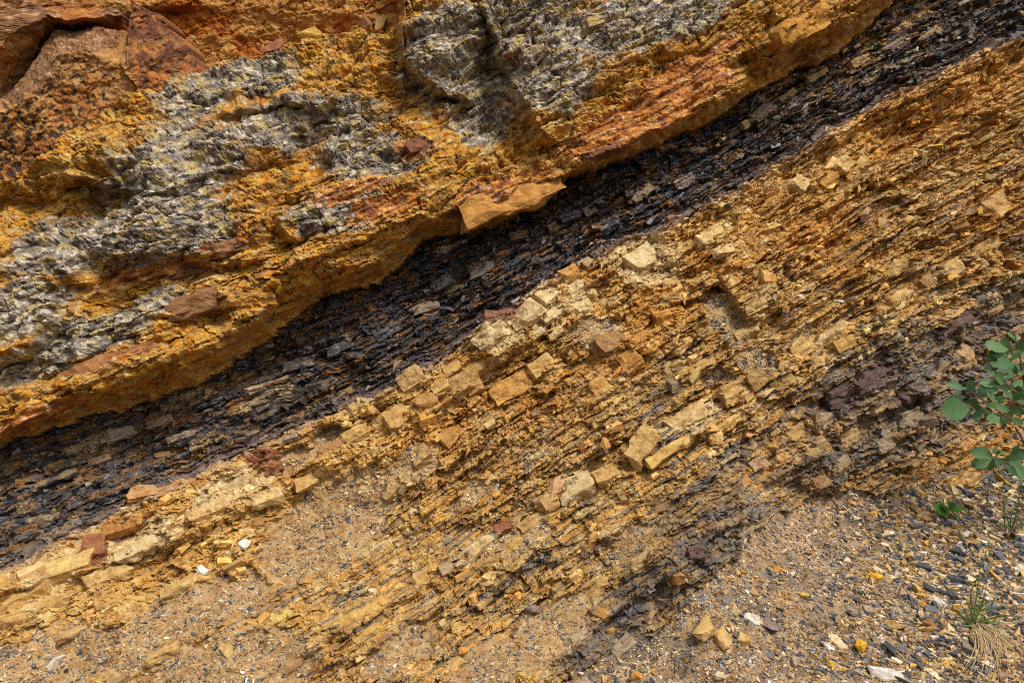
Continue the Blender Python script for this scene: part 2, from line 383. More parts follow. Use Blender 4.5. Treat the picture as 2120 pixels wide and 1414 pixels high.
# warps make every drawn line ragged
wa = perlin(PX / 60, PY / 60, 1); wb = perlin(PX / 60, PY / 60, 2)
wc = perlin(PX / 17, PY / 17, 3); wd = perlin(PX / 17, PY / 17, 4)
we = perlin(s / 14, t / 5, 5); wf = perlin(PX / 6, PY / 6, 6)
wxp = PX + 9 * wa + 5 * wc + 2.5 * we; wyp = PY + 9 * wb + 5 * wd + 2.5 * wf
T1 = (wyp - line(L1, wxp)).astype(F32)
T2 = (wyp - line(L2, wxp)).astype(F32)
over = sample(sd_over, wxp, wyp)
over_c = sample(sd_over, PX + 3 * wc, PY + 3 * wd)
ground = sample(sd_ground, wxp + 6 * wa, wyp + 6 * wb)
is_over = over_c > 0
is_ground = ground > 0
is_sand = (T2 < 0) & ~is_over
is_coal = (T2 >= 0) & (T1 < 0) & ~is_over
is_shale = (T1 >= 0) & (T2 >= 0) & ~is_ground
grav = sample(GRAV, wxp + 12 * wa, wyp + 12 * wb)
m_grav = sstep(-0.02, 0.22, grav + 0.18 * perlin(PX / 24, PY / 24, 8)) * (T1 > 6)
m_grav = np.where(is_ground, 1.0, m_grav).astype(F32)

wk = worley(PX / 125 + 0.25 * wa, PY / 85 + 0.25 * wb, 10)[2]; wm = worley(PX / 48 + 0.25 * wc, PY / 40 + 0.25 * wd, 14)[2]
wg = perlin(PX / 120, PY / 95, 7); wh = perlin(PX / 38, PY / 30, 9)
ws = s + 14 * wa + 6 * wc + 10 * wg; wt = t + 6 * wb + 3 * wd + 1.3 * wf + 9 * wg + 5 * wh + (22 * (wk - 0.5) + 9 * (wm - 0.5)) * (T1 > 0)
b1 = bricks(ws, wt, 72, 27, 11)
b2 = bricks(ws * 1.01 + 3 * wd, wt, 29, 12.5, 12)
b3 = bricks(ws + 2 * wf, wt, 13, 6.0, 13)
def bh(b, tilt=0.7):
    return (b[0] - 0.5) * 2 + tilt * ((b[1] - 0.5) * (b[3] - 0.5) * 2 + (b[2] - 0.15) * (b[4] - 0.5) * 2)
def dome(f, w=0.85):
    return np.maximum(1 - (f / w) ** 2, -0.4)

H = np.zeros(PX.shape, F32)                                  # fine relief
HB = np.zeros(PX.shape, F32)                                 # coarse relief
# ledges, ragged
wxl = PX + 9 * wa + 4 * wc; wyl = PY + 9 * wb + 4 * wd
for sdist, hh, D, tap in LEDF:
    d = sample(sdist, wxl, wyl)
    HB += np.where(d > 0, 1.7 * hh * sample(tap, wxl, wyl) * sstep(0, 6 + 0.45 * abs(hh), d) * np.exp(-np.maximum(d, 0) / D), 0).astype(F32)

# ---- sandstone: lumps drawn out along the bedding, over broken beds
f1a, f2a, ida = worley(ws / 95, wt / 48, 21)
f1b, f2b, idb = worley(ws / 40 + 0.2 * wc, wt / 22 + 0.2 * wd, 22)
f1c, f2c, idc = worley((s + 3 * wc) / 17 + 0.25 * wf, (t + 2 * wd) / 10 + 0.2 * we, 23)
big = fbm(s / 160, t / 80, 24, 3)
mid = fbm(s / 40, t / 22, 27, 4)
fine = fbm(PX / 9, PY / 9, 30, 3)
smooth_slab = np.clip(sstep(0.0, 0.35, sample(REDS, wxp, wyp)), 0, 1)
billow = np.abs(fbm(s / 120, t / 60, 34, 3))
rough_s = (1 - 0.88 * smooth_slab) * (0.35 + 0.65 * sstep(-0.35, 0.3, fbm(PX / 110, PY / 70, 37, 2)))
h_s = 20 * dome(f1a) + 9 * dome(f1b) * rough_s + 4.0 * dome(f1c) * rough_s + 17 * big - 16 * billow + 2.4 * mid * rough_s + 0.8 * fine + 2.2 * bh(b3, 0.8) * rough_s
h_s += 2.0 * fbm(PX / 7, PY / 5, 46, 2)
h_s -= 4.2 * sstep(0.22, 0.0, f2c - f1c) * rough_s * sstep(-0.3, 0.3, perlin(PX / 50, PY / 40, 35))
lam_zone = np.clip(sstep(-420, -60, T2) * sstep(1000, 500, PX) + smooth_slab * 0.8, 0, 1)
h_s += lam_zone * (1 - 0.7 * smooth_slab) * (9 * bh(b1, 0.6) + 4 * bh(b2, 0.7)) + (1 - lam_zone) * 3.4 * bh(b2, 0.6)
crack = np.minimum(f2a - f1a, 1)
h_s += smooth_slab * (5 * perlin(s / 160, t / 9, 38) + 4 * perlin(s / 70, t / 22, 39))
h_s -= 6 * sstep(0.13, 0.0, f2b - f1b) * rough_s * sstep(-0.4, 0.2, perlin(PX / 90, PY / 60, 36))
h_s -= 8 * (1 - smooth_slab) * sstep(0.06, 0.0, crack) * (perlin(PX / 70, PY / 70, 33) > -0.1)
# the proud base of the bed with its underside
und = line(U2, PX).astype(F32)
T2s = (wyl - line(L2, wxl)).astype(F32)
prof = sstep(0, 1, -T2s / np.maximum(und, 4))
h_s = h_s * np.clip(0.35 + prof, 0, 1)
HB += np.where(is_sand, 1.25 * sample(SWELL, wxl + 16 * wa + 6 * wc, wyl + 16 * wb + 6 * wd) * np.clip(0.2 + prof, 0, 1), 0)
HB += np.where(is_sand, 84 * prof * np.exp(-np.maximum(-T2s - und, 0) / 170), 0)

# ---- coal and dark shale: thin brittle beds
h_c = 9.5 * bh(bricks(ws, wt, 110, 21, 41), 0.6) + 6.5 * bh(bricks(ws, wt, 42, 8.5, 42), 0.8) + 4.2 * bh(bricks(ws + 2 * wf, wt, 17, 5.0, 43), 0.9) + 8 * big + 4 * mid + 1.2 * fine
h_c += 7 * (0.5 - worley(PX / 26, PY / 17, 44)[0])

# ---- tan shale: blocky broken beds
crumb = sstep(-0.25, 0.45, fbm(PX / 150, PY / 150, 50, 2) + 0.25 * perlin(PX / 40, PY / 40, 52))
f1d, f2d, idd = worley((s + 4 * wc) / 26, (t + 3 * wd) / 15, 51)
gully = fbm(PX / 230, PY / 200, 55, 3)
HB += np.where(is_shale, 34 * gully, 0)
h_b = 13 * (wk - 0.5) + 8 * (wm - 0.5) + 10 * np.abs(perlin(s / 90, t / 50, 56)) + (12 * bh(b1, 0.8) + 8.0 * bh(b2, 1.0)) * (0.45 + 0.55 * crumb) + 2.2 * bh(b3, 0.9) + 10 * big + 5 * mid + 1.2 * fine + 9 * (idd - 0.5) + 6 * (np.modf(idd * 37)[0] - 0.5) * f1d - 4 * sstep(0.14, 0.0, f2d - f1d)
joint = np.abs(perlin((PX * 0.55 + PY * 0.83) / 90 + 0.25 * wc, (PX * 0.83 - PY * 0.55) / 210, 54))
h_b -= 9 * sstep(0.035, 0.0, joint) * crumb
joint2 = np.abs(perlin((s + 0.35 * t) / 46 + 0.3 * wc, (t - 0.35 * s) / 120, 59))
h_b -= 8 * sstep(0.05, 0.0, joint2) * sstep(-0.1, 0.3, gully + 0.4 * wg)
topbed = sstep(0, 14, T1) * np.exp(-np.maximum(T1 - 14, 0) / 70)
h_b += 28 * topbed
bB = bricks(s + 40 * wa + 8 * wc, t + 16 * wb + 4 * wd, 210, 46, 61)
rib = sstep(0.5, 0.8, bB[0]) * np.sin(np.pi * np.clip(bB[3], 0, 1)) ** 0.6
h_b += rib * (8 + 16 * bB[4] * (0.5 + 0.5 * bB[1]))
h_dust = 6 * big + 2.2 * mid + 1.6 * fine + 1.2 * perlin(PX / 4, PY / 4, 57)
h_b = h_b * (1 - m_grav) + (h_dust - 5) * m_grav
# ---- scree
h_g = 9 * fbm(PX / 140, PY / 90, 58, 3) + 2.0 * fbm(PX / 26, PY / 20, 60, 3) + 1.0 * fine
# ---- overhang
fh = sample(fac_h, PX + 3 * wc + 4 * wa, PY + 3 * wd + 4 * wb)
w_o = worley(PX / 38 + 0.4 * wc, PY / 22 + .4 * wd, 66)
h_o = - 5 * sstep(0.10, 0.0, w_o[1] - w_o[0]) * (perlin(PX / 80, PY / 80, 67) > 0) + 3 * bh(b2, 0.7) + 5 * fbm(PX / 70, PY / 60, 62, 4) + 3.5 * mid - 9 * (0.4 - worley(PX / 60 + 0.3 * wc, PY / 34 + .3 * wd, 65)[0]) + 2.0 * fine

def blend_edge(x, w): return sstep(-w, w, x)
HB += np.where(is_over, fh * 1.2, 0)
H += np.where(is_over, h_o, 0)
H += np.where(is_sand, h_s, 0)
H += np.where(is_coal, h_c - 6 - 20 * np.exp(-np.maximum(T2, 0) / 50), 0)
H += np.where(is_shale, h_b, 0)
H += np.where(is_ground, h_g - 4, 0)
# lip of the sandstone ledge in front of the overhang
HB += np.where(is_sand, 26 * np.exp(-np.maximum(-over, 0) / 70) * (PX < 840), 0)
H *= 1 - 0.75 * np.clip(sstep(0, 60, ground), 0, 1) * 0

Y0 = sample(Yc, GX, GY).astype(np.float64)
P0 = to_world(GX.astype(float), GY.astype(float), Y0 * (1 - HB / FPX))
Nrm = np.stack([sample(Nn[..., k], GX, GY) for k in range(3)], -1)
# blocks stand out of the face horizontally, along their beds; the scree swells along its normal
kk_ = np.clip(sstep(-20, 30, ground), 0, 1)[..., None]
Dr = np.array((0.0, -1.0, 0.0)) * (0.8 - 0.5 * kk_) + Nrm * (0.25 + 0.6 * kk_)
PW = P0 + Dr * (H * (Y0 / FPX))[..., None]

# ---------------------------------------------------------------- colours of the minerals
C = np.zeros(PX.shape + (3,), F32)
n1 = fbm(s / 70, t / 28, 70, 4); n2 = fbm(s / 30, t / 14, 74, 4); n3 = fbm(PX / 14, PY / 11, 78, 3); n4 = fbm(s / 55, t / 9, 81, 4); n5 = fbm(PX / 110, PY / 90, 85, 3)
n6 = fbm(PX / 5, PY / 4.5, 88, 2)
# sandstone
cs = np.empty_like(C); cs[:] = (0.36, 0.21, 0.065)
cs = mixc(cs, (0.46, 0.33, 0.13), sstep(0.0, 0.5, n3 + 0.4 * n1))
cs = mixc(cs, (0.44, 0.19, 0.025), sstep(0.0, 0.45, n2 + 0.3 * n5) * 0.85)
cs = mixc(cs, (0.47, 0.27, 0.05), sstep(0.15, 0.5, fbm(PX / 38, PY / 22, 91, 3)) * 0.8)
cs = mixc(cs, (0.14, 0.065, 0.03), sstep(0.2, 0.55, n4 - 0.2 * n1) * 0.7)
gm = sstep(-0.08, 0.25, sample(GREY, wxp, wyp) + 0.22 * n1 + 0.12 * n3)
greyc = np.empty_like(C); greyc[:] = (0.20, 0.185, 0.165)
greyc = mixc(greyc, (0.55, 0.50, 0.42), sstep(-0.05, 0.45, n3 * 0.8 + (idc - 0.5) * 0.55))
greyc = mixc(greyc, (0.05, 0.05, 0.058), sstep(0.08, 0.4, fbm(s / 30, t / 10, 94, 4) + 0.5 * n5) * 0.75)
greyc = mixc(greyc, (0.42, 0.33, 0.13), sstep(0.12, 0.45, fbm(s / 34, t / 15, 97, 4) + (idc - 0.5) * 0.5) * 0.7)
cs = mixc(cs, greyc, gm * 0.92)
rm = sstep(0.0, 0.22, sample(REDS, wxp, wyp) + 0.25 * n2)
redc = np.empty_like(C); redc[:] = (0.34, 0.125, 0.03)
redc = mixc(redc, (0.17, 0.06, 0.035), sstep(0.0, 0.4, n4 + 0.3 * n3))
redc = mixc(redc, (0.50, 0.27, 0.09), sstep(0.1, 0.5, n2 - 0.3 * n4))
redc = mixc(redc, (0.55, 0.42, 0.30), sstep(0.42, 0.7, n3 + 0.5 * n1) * 0.7)
cs = mixc(cs, redc, rm * 0.9)
nm = sstep(0.0, 0.15, sample(NODULE, wxp, wyp) + 0.12 * n3)
cs = mixc(cs, np.array((0.12, 0.055, 0.035)), nm * 0.9)
om = sstep(0.0, -0.6, T2 / np.maximum(und, 4) - 0.15)
cs = mixc(cs, np.array((0.38, 0.22, 0.07)), (1 - om) * sstep(1.0, 0.7, -T2 / np.maximum(und, 4)) * 0.75)
cs = mixc(cs, (0.05, 0.045, 0.04), sstep(0.42, 0.6, n6 * 0.6 + 0.4 * n3) * 0.6 * (1 - rm))
# coal
bc1 = bricks(ws, wt, 42, 8.5, 42); bc2 = bricks(ws, wt, 110, 21, 41)
cc = np.empty_like(C); cc[:] = (0.030, 0.030, 0.035)
left = sstep(1000, 350, PX + 0.6 * (T1 + 100))
cc = mixc(cc, (0.085, 0.085, 0.09), np.clip(sstep(0.35, 0.7, bc1[1]) * (0.45 + 0.4 * left), 0, 1))
cc = mixc(cc, (0.125, 0.115, 0.10), left * sstep(-0.25, 0.35, n2 + 0.5 * n1) * (0.35 + 0.5 * bc1[0]))
upper = sstep(60, -10, T2 - 30 * n5)                         # near the sandstone the seam turns to rusty shale
cc = mixc(cc, (0.20, 0.13, 0.065), np.clip(sstep(0.55, 0.75, bc1[2]) * (0.35 + 0.35 * left + 0.5 * upper) * sstep(-0.1, 0.25, n4 + 0.3 * left), 0, 1))
cc = mixc(cc, (0.27, 0.125, 0.035), sstep(0.2, 0.46, n4 + 0.2 * n2 + 0.15 * upper) * 0.65)
cc = mixc(cc, (0.33, 0.25, 0.15), sstep(0.80, 0.9, bc2[1]) * 0.7 * sstep(-0.2, 0.3, n2 + 0.4 * left))
cc = mixc(cc, (0.17, 0.13, 0.115), np.clip(sstep(-34, -4, T1 + 14 * n2), 0, 1) * 0.75)
coalup = sstep(1500, 1800, PX)
cc = mixc(cc, (0.11, 0.095, 0.09), coalup * sstep(-0.3, 0.4, n3) * 0.7)
cc = mixc(cc, (0.33, 0.21, 0.08), coalup * sstep(150, 40, T2) * sstep(-0.1, 0.3, n2) * 0.8)
# shale
cb = np.empty_like(C); cb[:] = (0.45, 0.275, 0.095)
cb = mixc(cb, (0.50, 0.385, 0.20), sstep(0.5, 0.9, b2[1]) * 0.8)
cb = mixc(cb, (0.30, 0.155, 0.05), sstep(0.55, 0.95, b1[2] * 0.6 + b2[2] * 0.4) * 0.8)
cb = mixc(cb, (0.44, 0.21, 0.045), sstep(0.0, 0.35, sample(ORNG, wxp, wyp) * 0.55 + 0.4 * n2) * 0.65)
cb = mixc(cb, (0.56, 0.46, 0.28), sstep(0.0, 0.3, sample(PALE, wxp, wyp) + 0.2 * n2) * 0.75)
cb = mixc(cb, (0.22, 0.14, 0.07), sstep(0.25, 0.55, n4 * 0.6 + n2 * 0.5) * 0.5)
cb = mixc(cb, (0.48, 0.32, 0.13), rib * (0.3 + 0.6 * bB[2]) * 0.8)
BROWN = ellipses([(1430, 1150, 300, 150, -38), (1850, 860, 330, 130, -22), (2020, 720, 180, 70, -30), (1250, 1330, 170, 70, -30)])
cb = mixc(cb, (0.25, 0.175, 0.10), sstep(0.0, 0.4, sample(BROWN, wxp, wyp) + 0.22 * n2 + 0.1 * n3) * (0.45 + 0.45 * sstep(0.2, 0.7, b2[0])))
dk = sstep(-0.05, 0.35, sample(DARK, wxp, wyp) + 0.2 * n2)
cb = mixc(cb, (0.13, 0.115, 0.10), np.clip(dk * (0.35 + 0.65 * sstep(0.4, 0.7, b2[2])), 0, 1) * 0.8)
cb = mixc(cb, (0.095, 0.10, 0.11), sstep(0.16, 0.42, fbm(s / 120, t / 7, 101, 3) + 0.12 * dk) * sstep(120, 420, T1 + 0.1 * (PX - 700)) * 0.75)
cb = mixc(cb, (0.20, 0.075, 0.04), sstep(0.0, 0.2, sample(PURP, wxp, wyp) + 0.2 * n3) * 0.85 * (PX < 1300))
cb = mixc(cb, (0.10, 0.065, 0.06), sstep(0.0, 0.2, sample(PURP, wxp, wyp) + 0.2 * n3) * 0.85 * (PX >= 1300))
cb = mixc(cb, (0.34, 0.25, 0.20), sstep(26, 4, T1 + 10 * n2) * 0.6)
dust = np.empty_like(C); dust[:] = (0.34, 0.225, 0.115)
dust = mixc(dust, (0.20, 0.17, 0.145), sstep(-0.15, 0.4, n6 + 0.5 * n3 + 0.2 * n1) * 0.8)
cb = mixc(cb, mixc(dust, (0.38, 0.255, 0.12), np.full(PX.shape, 0.55, F32)), m_grav * 0.9)
# scree
cg = mixc(dust, (0.165, 0.135, 0.105), sstep(-0.25, 0.25, fbm(PX / 60, PY / 45, 104, 3)) * 0.75)
# overhang
co = np.empty_like(C); co[:] = (0.36, 0.18, 0.055)
co = mixc(co, (0.42, 0.25, 0.09), sstep(0.0, 0.5, n3 + 0.4 * n5))
co = mixc(co, (0.30, 0.10, 0.02), sstep(0.0, 0.5, n5 + 0.3 * n2))
SPOT = ellipses([(130, 230, 170, 150, 0), (30, 330, 90, 60, 0)])
sp = sstep(0.0, 0.3, sample(SPOT, PX, PY)) * sstep(0.12, 0.34, fbm(PX / 17, PY / 15, 107, 3) + 0.0008 * (PY - 200) - 0.0004 * PX)
co = mixc(co, (0.035, 0.028, 0.022), sp * 0.85)
pt = sample(poly_sd([(268, 5), (335, 25), (400, 105), (425, 155), (320, 200), (290, 190), (256, 130)]), wxp, wyp)
co = mixc(co, np.array((0.17, 0.055, 0.022)), sstep(-3, 6, pt) * (0.55 + 0.4 * sstep(-0.2, 0.3, n2)))
ru = sstep(0.0, 0.3, sample(ellipses([(180, 80, 90, 34, 0), (50, 40, 80, 40, 0), (230, 30, 40, 20, 0), (30, 190, 40, 26, 0)]), wxp, wyp) + 0.2 * n3)
co = mixc(co, (0.20, 0.085, 0.05), ru * 0.7)
co = mixc(co, (0.45, 0.27, 0.18), ru * sstep(0.35, 0.6, n6 + 0.3 * n3) * 0.7)
for m_, c_ in ((is_over, co), (is_sand, cs), (is_coal, cc), (is_shale, cb), (is_ground, cg)):
    C = np.where(m_[..., None], c_, C)
C *= (1 + np.where(is_sand, 0.34, 0.18) * np.clip(n6, -1, 1) + 0.10 * np.clip(fine, -1, 1))[..., None]
lum = C.mean(-1, keepdims=True)
C = np.clip(lum + (C - lum) * 1.12, 0.008, 0.75)
ROUGH = np.where(is_coal, 0.45 + 0.2 * (bc1[0] - 0.5), 0.88).astype(F32)

# ---------------------------------------------------------------- materials
def rock_material(name, source, rough=0.88, spec=0.3, bump=0.55, fine_scale=210.0):
    m = bpy.data.materials.new(name)
    m.use_nodes = True
    n, l = m.node_tree.nodes, m.node_tree.links
    n.clear()
    out = n.new("ShaderNodeOutputMaterial"); b = n.new("ShaderNodeBsdfPrincipled")
    l.new(b.outputs[0], out.inputs[0])
    geo = n.new("ShaderNodeNewGeometry")
    if source == 'attr':
        c = n.new("ShaderNodeAttribute"); c.attribute_name = "Col"; csock = c.outputs["Color"]
    else:
        c = n.new("ShaderNodeObjectInfo"); csock = c.outputs["Color"]
    na = n.new("ShaderNodeTexNoise"); na.inputs["Scale"].default_value = 70; na.inputs["Detail"].default_value = 6; na.inputs["Roughness"].default_value = 0.65
    nb = n.new("ShaderNodeTexNoise"); nb.inputs["Scale"].default_value = fine_scale; nb.inputs["Detail"].default_value = 4; nb.inputs["Roughness"].default_value = 0.7
    for q in (na, nb): l.new(geo.outputs["Position"], q.inputs["Vector"])
    mr = n.new("ShaderNodeMapRange"); mr.inputs[1].default_value = 0.25; mr.inputs[2].default_value = 0.75; mr.inputs[3].default_value = 0.8; mr.inputs[4].default_value = 1.2
    l.new(na.outputs["Fac"], mr.inputs[0])
    mr2 = n.new("ShaderNodeMapRange"); mr2.inputs[1].default_value = 0.25; mr2.inputs[2].default_value = 0.75; mr2.inputs[3].default_value = 0.8; mr2.inputs[4].default_value = 1.22
    l.new(nb.outputs["Fac"], mr2.inputs[0])
    mu = n.new("ShaderNodeMath"); mu.operation = 'MULTIPLY'
    l.new(mr.outputs[0], mu.inputs[0]); l.new(mr2.outputs[0], mu.inputs[1])
    nc = n.new("ShaderNodeTexNoise"); nc.inputs["Scale"].default_value = 34; nc.inputs["Detail"].default_value = 5; nc.inputs["Roughness"].default_value = 0.6
    l.new(geo.outputs["Position"], nc.inputs["Vector"])
    rp = n.new("ShaderNodeValToRGB"); rp.color_ramp.elements[0].position = 0.33; rp.color_ramp.elements[0].color = (0.72, 0.58, 0.45, 1); rp.color_ramp.elements[1].position = 0.62; rp.color_ramp.elements[1].color = (1.12, 1.12, 1.12, 1)
    l.new(nc.outputs["Fac"], rp.inputs[0])
    tn = n.new("ShaderNodeVectorMath"); tn.operation = 'MULTIPLY'
    l.new(csock, tn.inputs[0]); l.new(rp.outputs[0], tn.inputs[1]); csock = tn.outputs[0]
    vm = n.new("ShaderNodeVectorMath"); vm.operation = 'SCALE'
    l.new(csock, vm.inputs[0]); l.new(mu.outputs[0], vm.inputs["Scale"])
    l.new(vm.outputs[0], b.inputs["Base Color"])
    if source == 'attr' :
        ra = n.new("ShaderNodeAttribute"); ra.attribute_name = "Rough"
        if rough is None: l.new(ra.outputs["Fac"], b.inputs["Roughness"])
        else: b.inputs["Roughness"].default_value = rough
    else:
        b.inputs["Roughness"].default_value = rough
    b.inputs["Specular IOR Level"].default_value = spec
    ad = n.new("ShaderNodeMath"); ad.operation = 'MULTIPLY_ADD'; ad.inputs[1].default_value = 0.5
    l.new(nb.outputs["Fac"], ad.inputs[0]); l.new(na.outputs["Fac"], ad.inputs[2])
    bp = n.new("ShaderNodeBump"); bp.inputs["Strength"].default_value = bump; bp.inputs["Distance"].default_value = 0.006
    l.new(ad.outputs[0], bp.inputs["Height"]); l.new(bp.outputs[0], b.inputs["Normal"])
    return m
M_FACE = rock_material("rock_face", 'attr', None, 0.3, 0.85)
M_CHIP = rock_material("rock_chips", 'attr', 0.85, 0.3, 0.45)
M_COALCHIP = rock_material("coal_chips", 'attr', 0.42, 0.5, 0.35)
M_BLOCK = rock_material("rock_block", 'obj', 0.88, 0.25, 0.9)
M_COALBLOCK = rock_material("coal_block", 'obj', 0.42, 0.5, 0.4)

# ---------------------------------------------------------------- mesh builders
def tag(o, label=None, cat=None, group=None, kind=None):
    if label: o["label"] = label
    if cat: o["category"] = cat
    if group: o["group"] = group
    if kind: o["kind"] = kind
    return o

def mesh_np(name, V, Fq, mat, cols=None, rough=None, smooth=False):
    me = bpy.data.meshes.new(name)
    k = Fq.shape[1]
    me.vertices.add(len(V)); me.vertices.foreach_set("co", np.ascontiguousarray(V, F32).ravel())
    me.loops.add(Fq.size); me.loops.foreach_set("vertex_index", np.ascontiguousarray(Fq, np.int32).ravel())
    me.polygons.add(len(Fq)); me.polygons.foreach_set("loop_start", np.arange(0, Fq.size, k, dtype=np.int32))
    if cols is not None:
        a = me.attributes.new("Col", 'FLOAT_COLOR', 'POINT')
        a.data.foreach_set("color", np.concatenate([cols, np.ones((len(cols), 1))], 1).astype(F32).ravel())
    if rough is not None:
        a = me.attributes.new("Rough", 'FLOAT', 'POINT'); a.data.foreach_set("value", rough.astype(F32))
    me.materials.append(mat)
    me.update(calc_edges=True)
    me.polygons.foreach_set("use_smooth", np.full(len(Fq), smooth, bool))
    o = bpy.data.objects.new(name, me); COL.objects.link(o)
    return o

ny, nx = PX.shape
idx = np.arange(ny * nx, dtype=np.int32).reshape(ny, nx)
quads = np.stack([idx[:-1, :-1], idx[1:, :-1], idx[1:, 1:], idx[:-1, 1:]], -1).reshape(-1, 4)
Vall = PW.reshape(-1, 3); Call = C.reshape(-1, 3); Rall = ROUGH.reshape(-1)
reg = np.zeros(PX.shape, np.int8)
reg[is_sand] = 1; reg[is_coal] = 2; reg[is_shale] = 3; reg[is_ground] = 4; reg[is_over] = 5
rq = reg[:-1, :-1].reshape(-1)
def part_grid(name, ids, label, cat, kind):
    f = quads[np.isin(rq, ids)]
    u, inv = np.unique(f, return_inverse=True)
    o = mesh_np(name, Vall[u], inv.reshape(-1, 4), M_FACE, Call[u], Rall[u])
    tag(o, label, cat, None, kind)
    return o
o_sand = part_grid("sandstone_cliff", [1], "massive ochre and grey sandstone bed overhanging the black seam", "cliff", "structure")
o_coal = part_grid("coal_seam", [2], "black coal and dark shale seam running diagonally across the cliff", "cliff", "structure")
o_shale = part_grid("shale_cliff", [3, 0], "tan broken shale beds below the black seam", "cliff", "structure")
o_ground = part_grid("scree_ground", [4], "gravelly scree slope at the foot of the cliff", "ground", "structure")
o_over = part_grid("overhang_cliff", [5], "brown overhanging rock wall at the very top", "cliff", "structure")
def facet_boulder(name, tris, label, step=3.4, rough=3.2, back=0.22):
    """boulder from broad facets, each finely divided and weathered, closed behind"""
    V = []; Fc = []; key = {}
    def vid(px, py, h):
        k = (round(px * 2), round(py * 2))
        if k not in key: key[k] = len(V); V.append((px, py, h))
        return key[k]
    for a, b, c in [[np.array(q, float) for q in tr] for tr in tris]:
        if (b[0] - a[0]) * (c[1] - a[1]) - (b[1] - a[1]) * (c[0] - a[0]) > 0: b, c = c, b
        L = max(np.hypot(*(a - b)[:2]), np.hypot(*(b - c)[:2]), np.hypot(*(c - a)[:2])); st = step if min(a[0], b[0], c[0]) > -250 and min(a[1], b[1], c[1]) > -250 else 14
        n = max(2, int(L / st))
        ids = {}
        for i in range(n + 1):
            for j in range(n + 1 - i):
                p = a + (b - a) * i / n + (c - a) * j / n
                ids[i, j] = vid(*p)
        for i in range(n):
            for j in range(n - i):
                f = (ids[i, j], ids[i + 1, j], ids[i, j + 1])
                if len(set(f)) == 3: Fc.append(f)
                if j < n - i - 1:
                    f = (ids[i + 1, j], ids[i + 1, j + 1], ids[i, j + 1])
                    if len(set(f)) == 3: Fc.append(f)
    V = np.array(V); Fc = np.array(Fc)
    x, y = V[:, 0], V[:, 1]
    f1, f2, idw = worley(x / 30 + 0.3 * perlin(x / 20, y / 20, 3), y / 19 + .3 * perlin(x / 20, y / 20, 4), 140)
    h = V[:, 2] + rough * (1.6 * fbm(x / 45, y / 38, 141, 4) + 0.5 * fbm(x / 8, y / 7, 145, 3)) - 1.2 * sstep(0.12, 0, f2 - f1) * (perlin(x / 60, y / 60, 148) > 0.1) + 1.5 * (idw - .5) + 2.4 * fbm(x / 16, y / 11, 107, 4) + 4 * np.abs(perlin(x / 70, y / 26, 153))
    yy = sample(Yc, x, y) * (1 - h / FPX)
    ex = x + 3 * perlin(x / 12, y / 12, 149) + 6 * perlin(x / 40, y / 40, 154); ey = y + 3 * perlin(x / 12, y / 12, 150) + 6 * perlin(x / 40, y / 40, 155)
    P = to_world(ex, ey, yy)
    # skirt behind the outline
    ed = {}
    for f in Fc:
        for k in range(3): ed.setdefault(tuple(sorted((f[k], f[(k + 1) % 3]))), []).append((f[k], f[(k + 1) % 3]))
    rim = [q[0] for q in ed.values() if len(q) == 1]
    n0 = len(P); rv = sorted({k for q in rim for k in q}); mp = {k: n0 + i for i, k in enumerate(rv)}
    P = np.vstack([P, P[rv] + np.array((0, back, 0.02))])
    Fs = np.array([(b_, a_, mp[a_]) for a_, b_ in rim] + [(b_, mp[a_], mp[b_]) for a_, b_ in rim])
    jj, ii = grid_at(x, y)
    cols = boulder_colour(x, y)
    cols = np.vstack([cols, cols[rv]])
    o = mesh_np(name, P, np.vstack([Fc, Fs]), M_FACE, cols, np.full(len(P), 0.85))
    return tag(o, label, "boulder")
def boulder_colour(x, y):
    x = x.astype(F32); y = y.astype(F32)
    sx, ty = bed_coords(x, y)
    a3 = fbm(x / 14, y / 11, 78, 3); a2 = fbm(x / 28, y / 20, 74, 4); a5 = fbm(x / 110, y / 90, 85, 3); a6 = fbm(x / 5, y / 4.5, 88, 2)
    c_ = np.empty((len(x), 3), F32); c_[:] = (0.38, 0.19, 0.055)
    c_ = mixc(c_, (0.45, 0.27, 0.10), sstep(0.0, 0.5, a3 + 0.4 * a5))
    c_ = mixc(c_, (0.32, 0.11, 0.02), sstep(-0.1, 0.4, a5 + 0.4 * a2) * .8)
    sp_ = sstep(0.0, 0.3, sample(SPOT, x, y)) * sstep(0.05, 0.25, -fbm(x / 16, y / 11, 107, 4) + 0.0016 * (y - 220) - 0.0006 * x)
    c_ = mixc(c_, (0.03, 0.024, 0.02), sp_ * 0.9)
    pt_ = sample(sd_point, x + 4 * a3, y + 4 * a2)
    c_ = mixc(c_, (0.11, 0.038, 0.018), sstep(-2, 4, pt_) * (0.6 + 0.4 * sstep(-0.2, 0.3, a2)))
    c_ = mixc(c_, (0.42, 0.15, 0.03), sstep(-2, 4, pt_) * sstep(0.1, 0.45, fbm(x / 22, y / 30, 152, 3) + 0.004 * (y - 130)) * .7)
    ru_ = sstep(0.0, 0.3, sample(RUST, x, y) + 0.2 * a3)
    c_ = mixc(c_, (0.15, 0.07, 0.032), ru_ * 0.75)
    c_ = mixc(c_, (0.48, 0.31, 0.20), ru_ * sstep(0.3, 0.55, a6 + 0.3 * a3) * 0.7)
    return np.clip(c_ * (1 + 0.15 * a6[:, None]), 0.01, 0.7)
RUST = ellipses([(180, 82, 90, 30, 0), (90, 140, 40, 60, 30), (50, 40, 80, 40, 0), (230, 30, 40, 20, 0), (30, 190, 40, 26, 0)])
sd_point = poly_sd([(268, 5), (335, 25), (400, 105), (425, 155), (320, 200), (290, 190), (256, 130)])
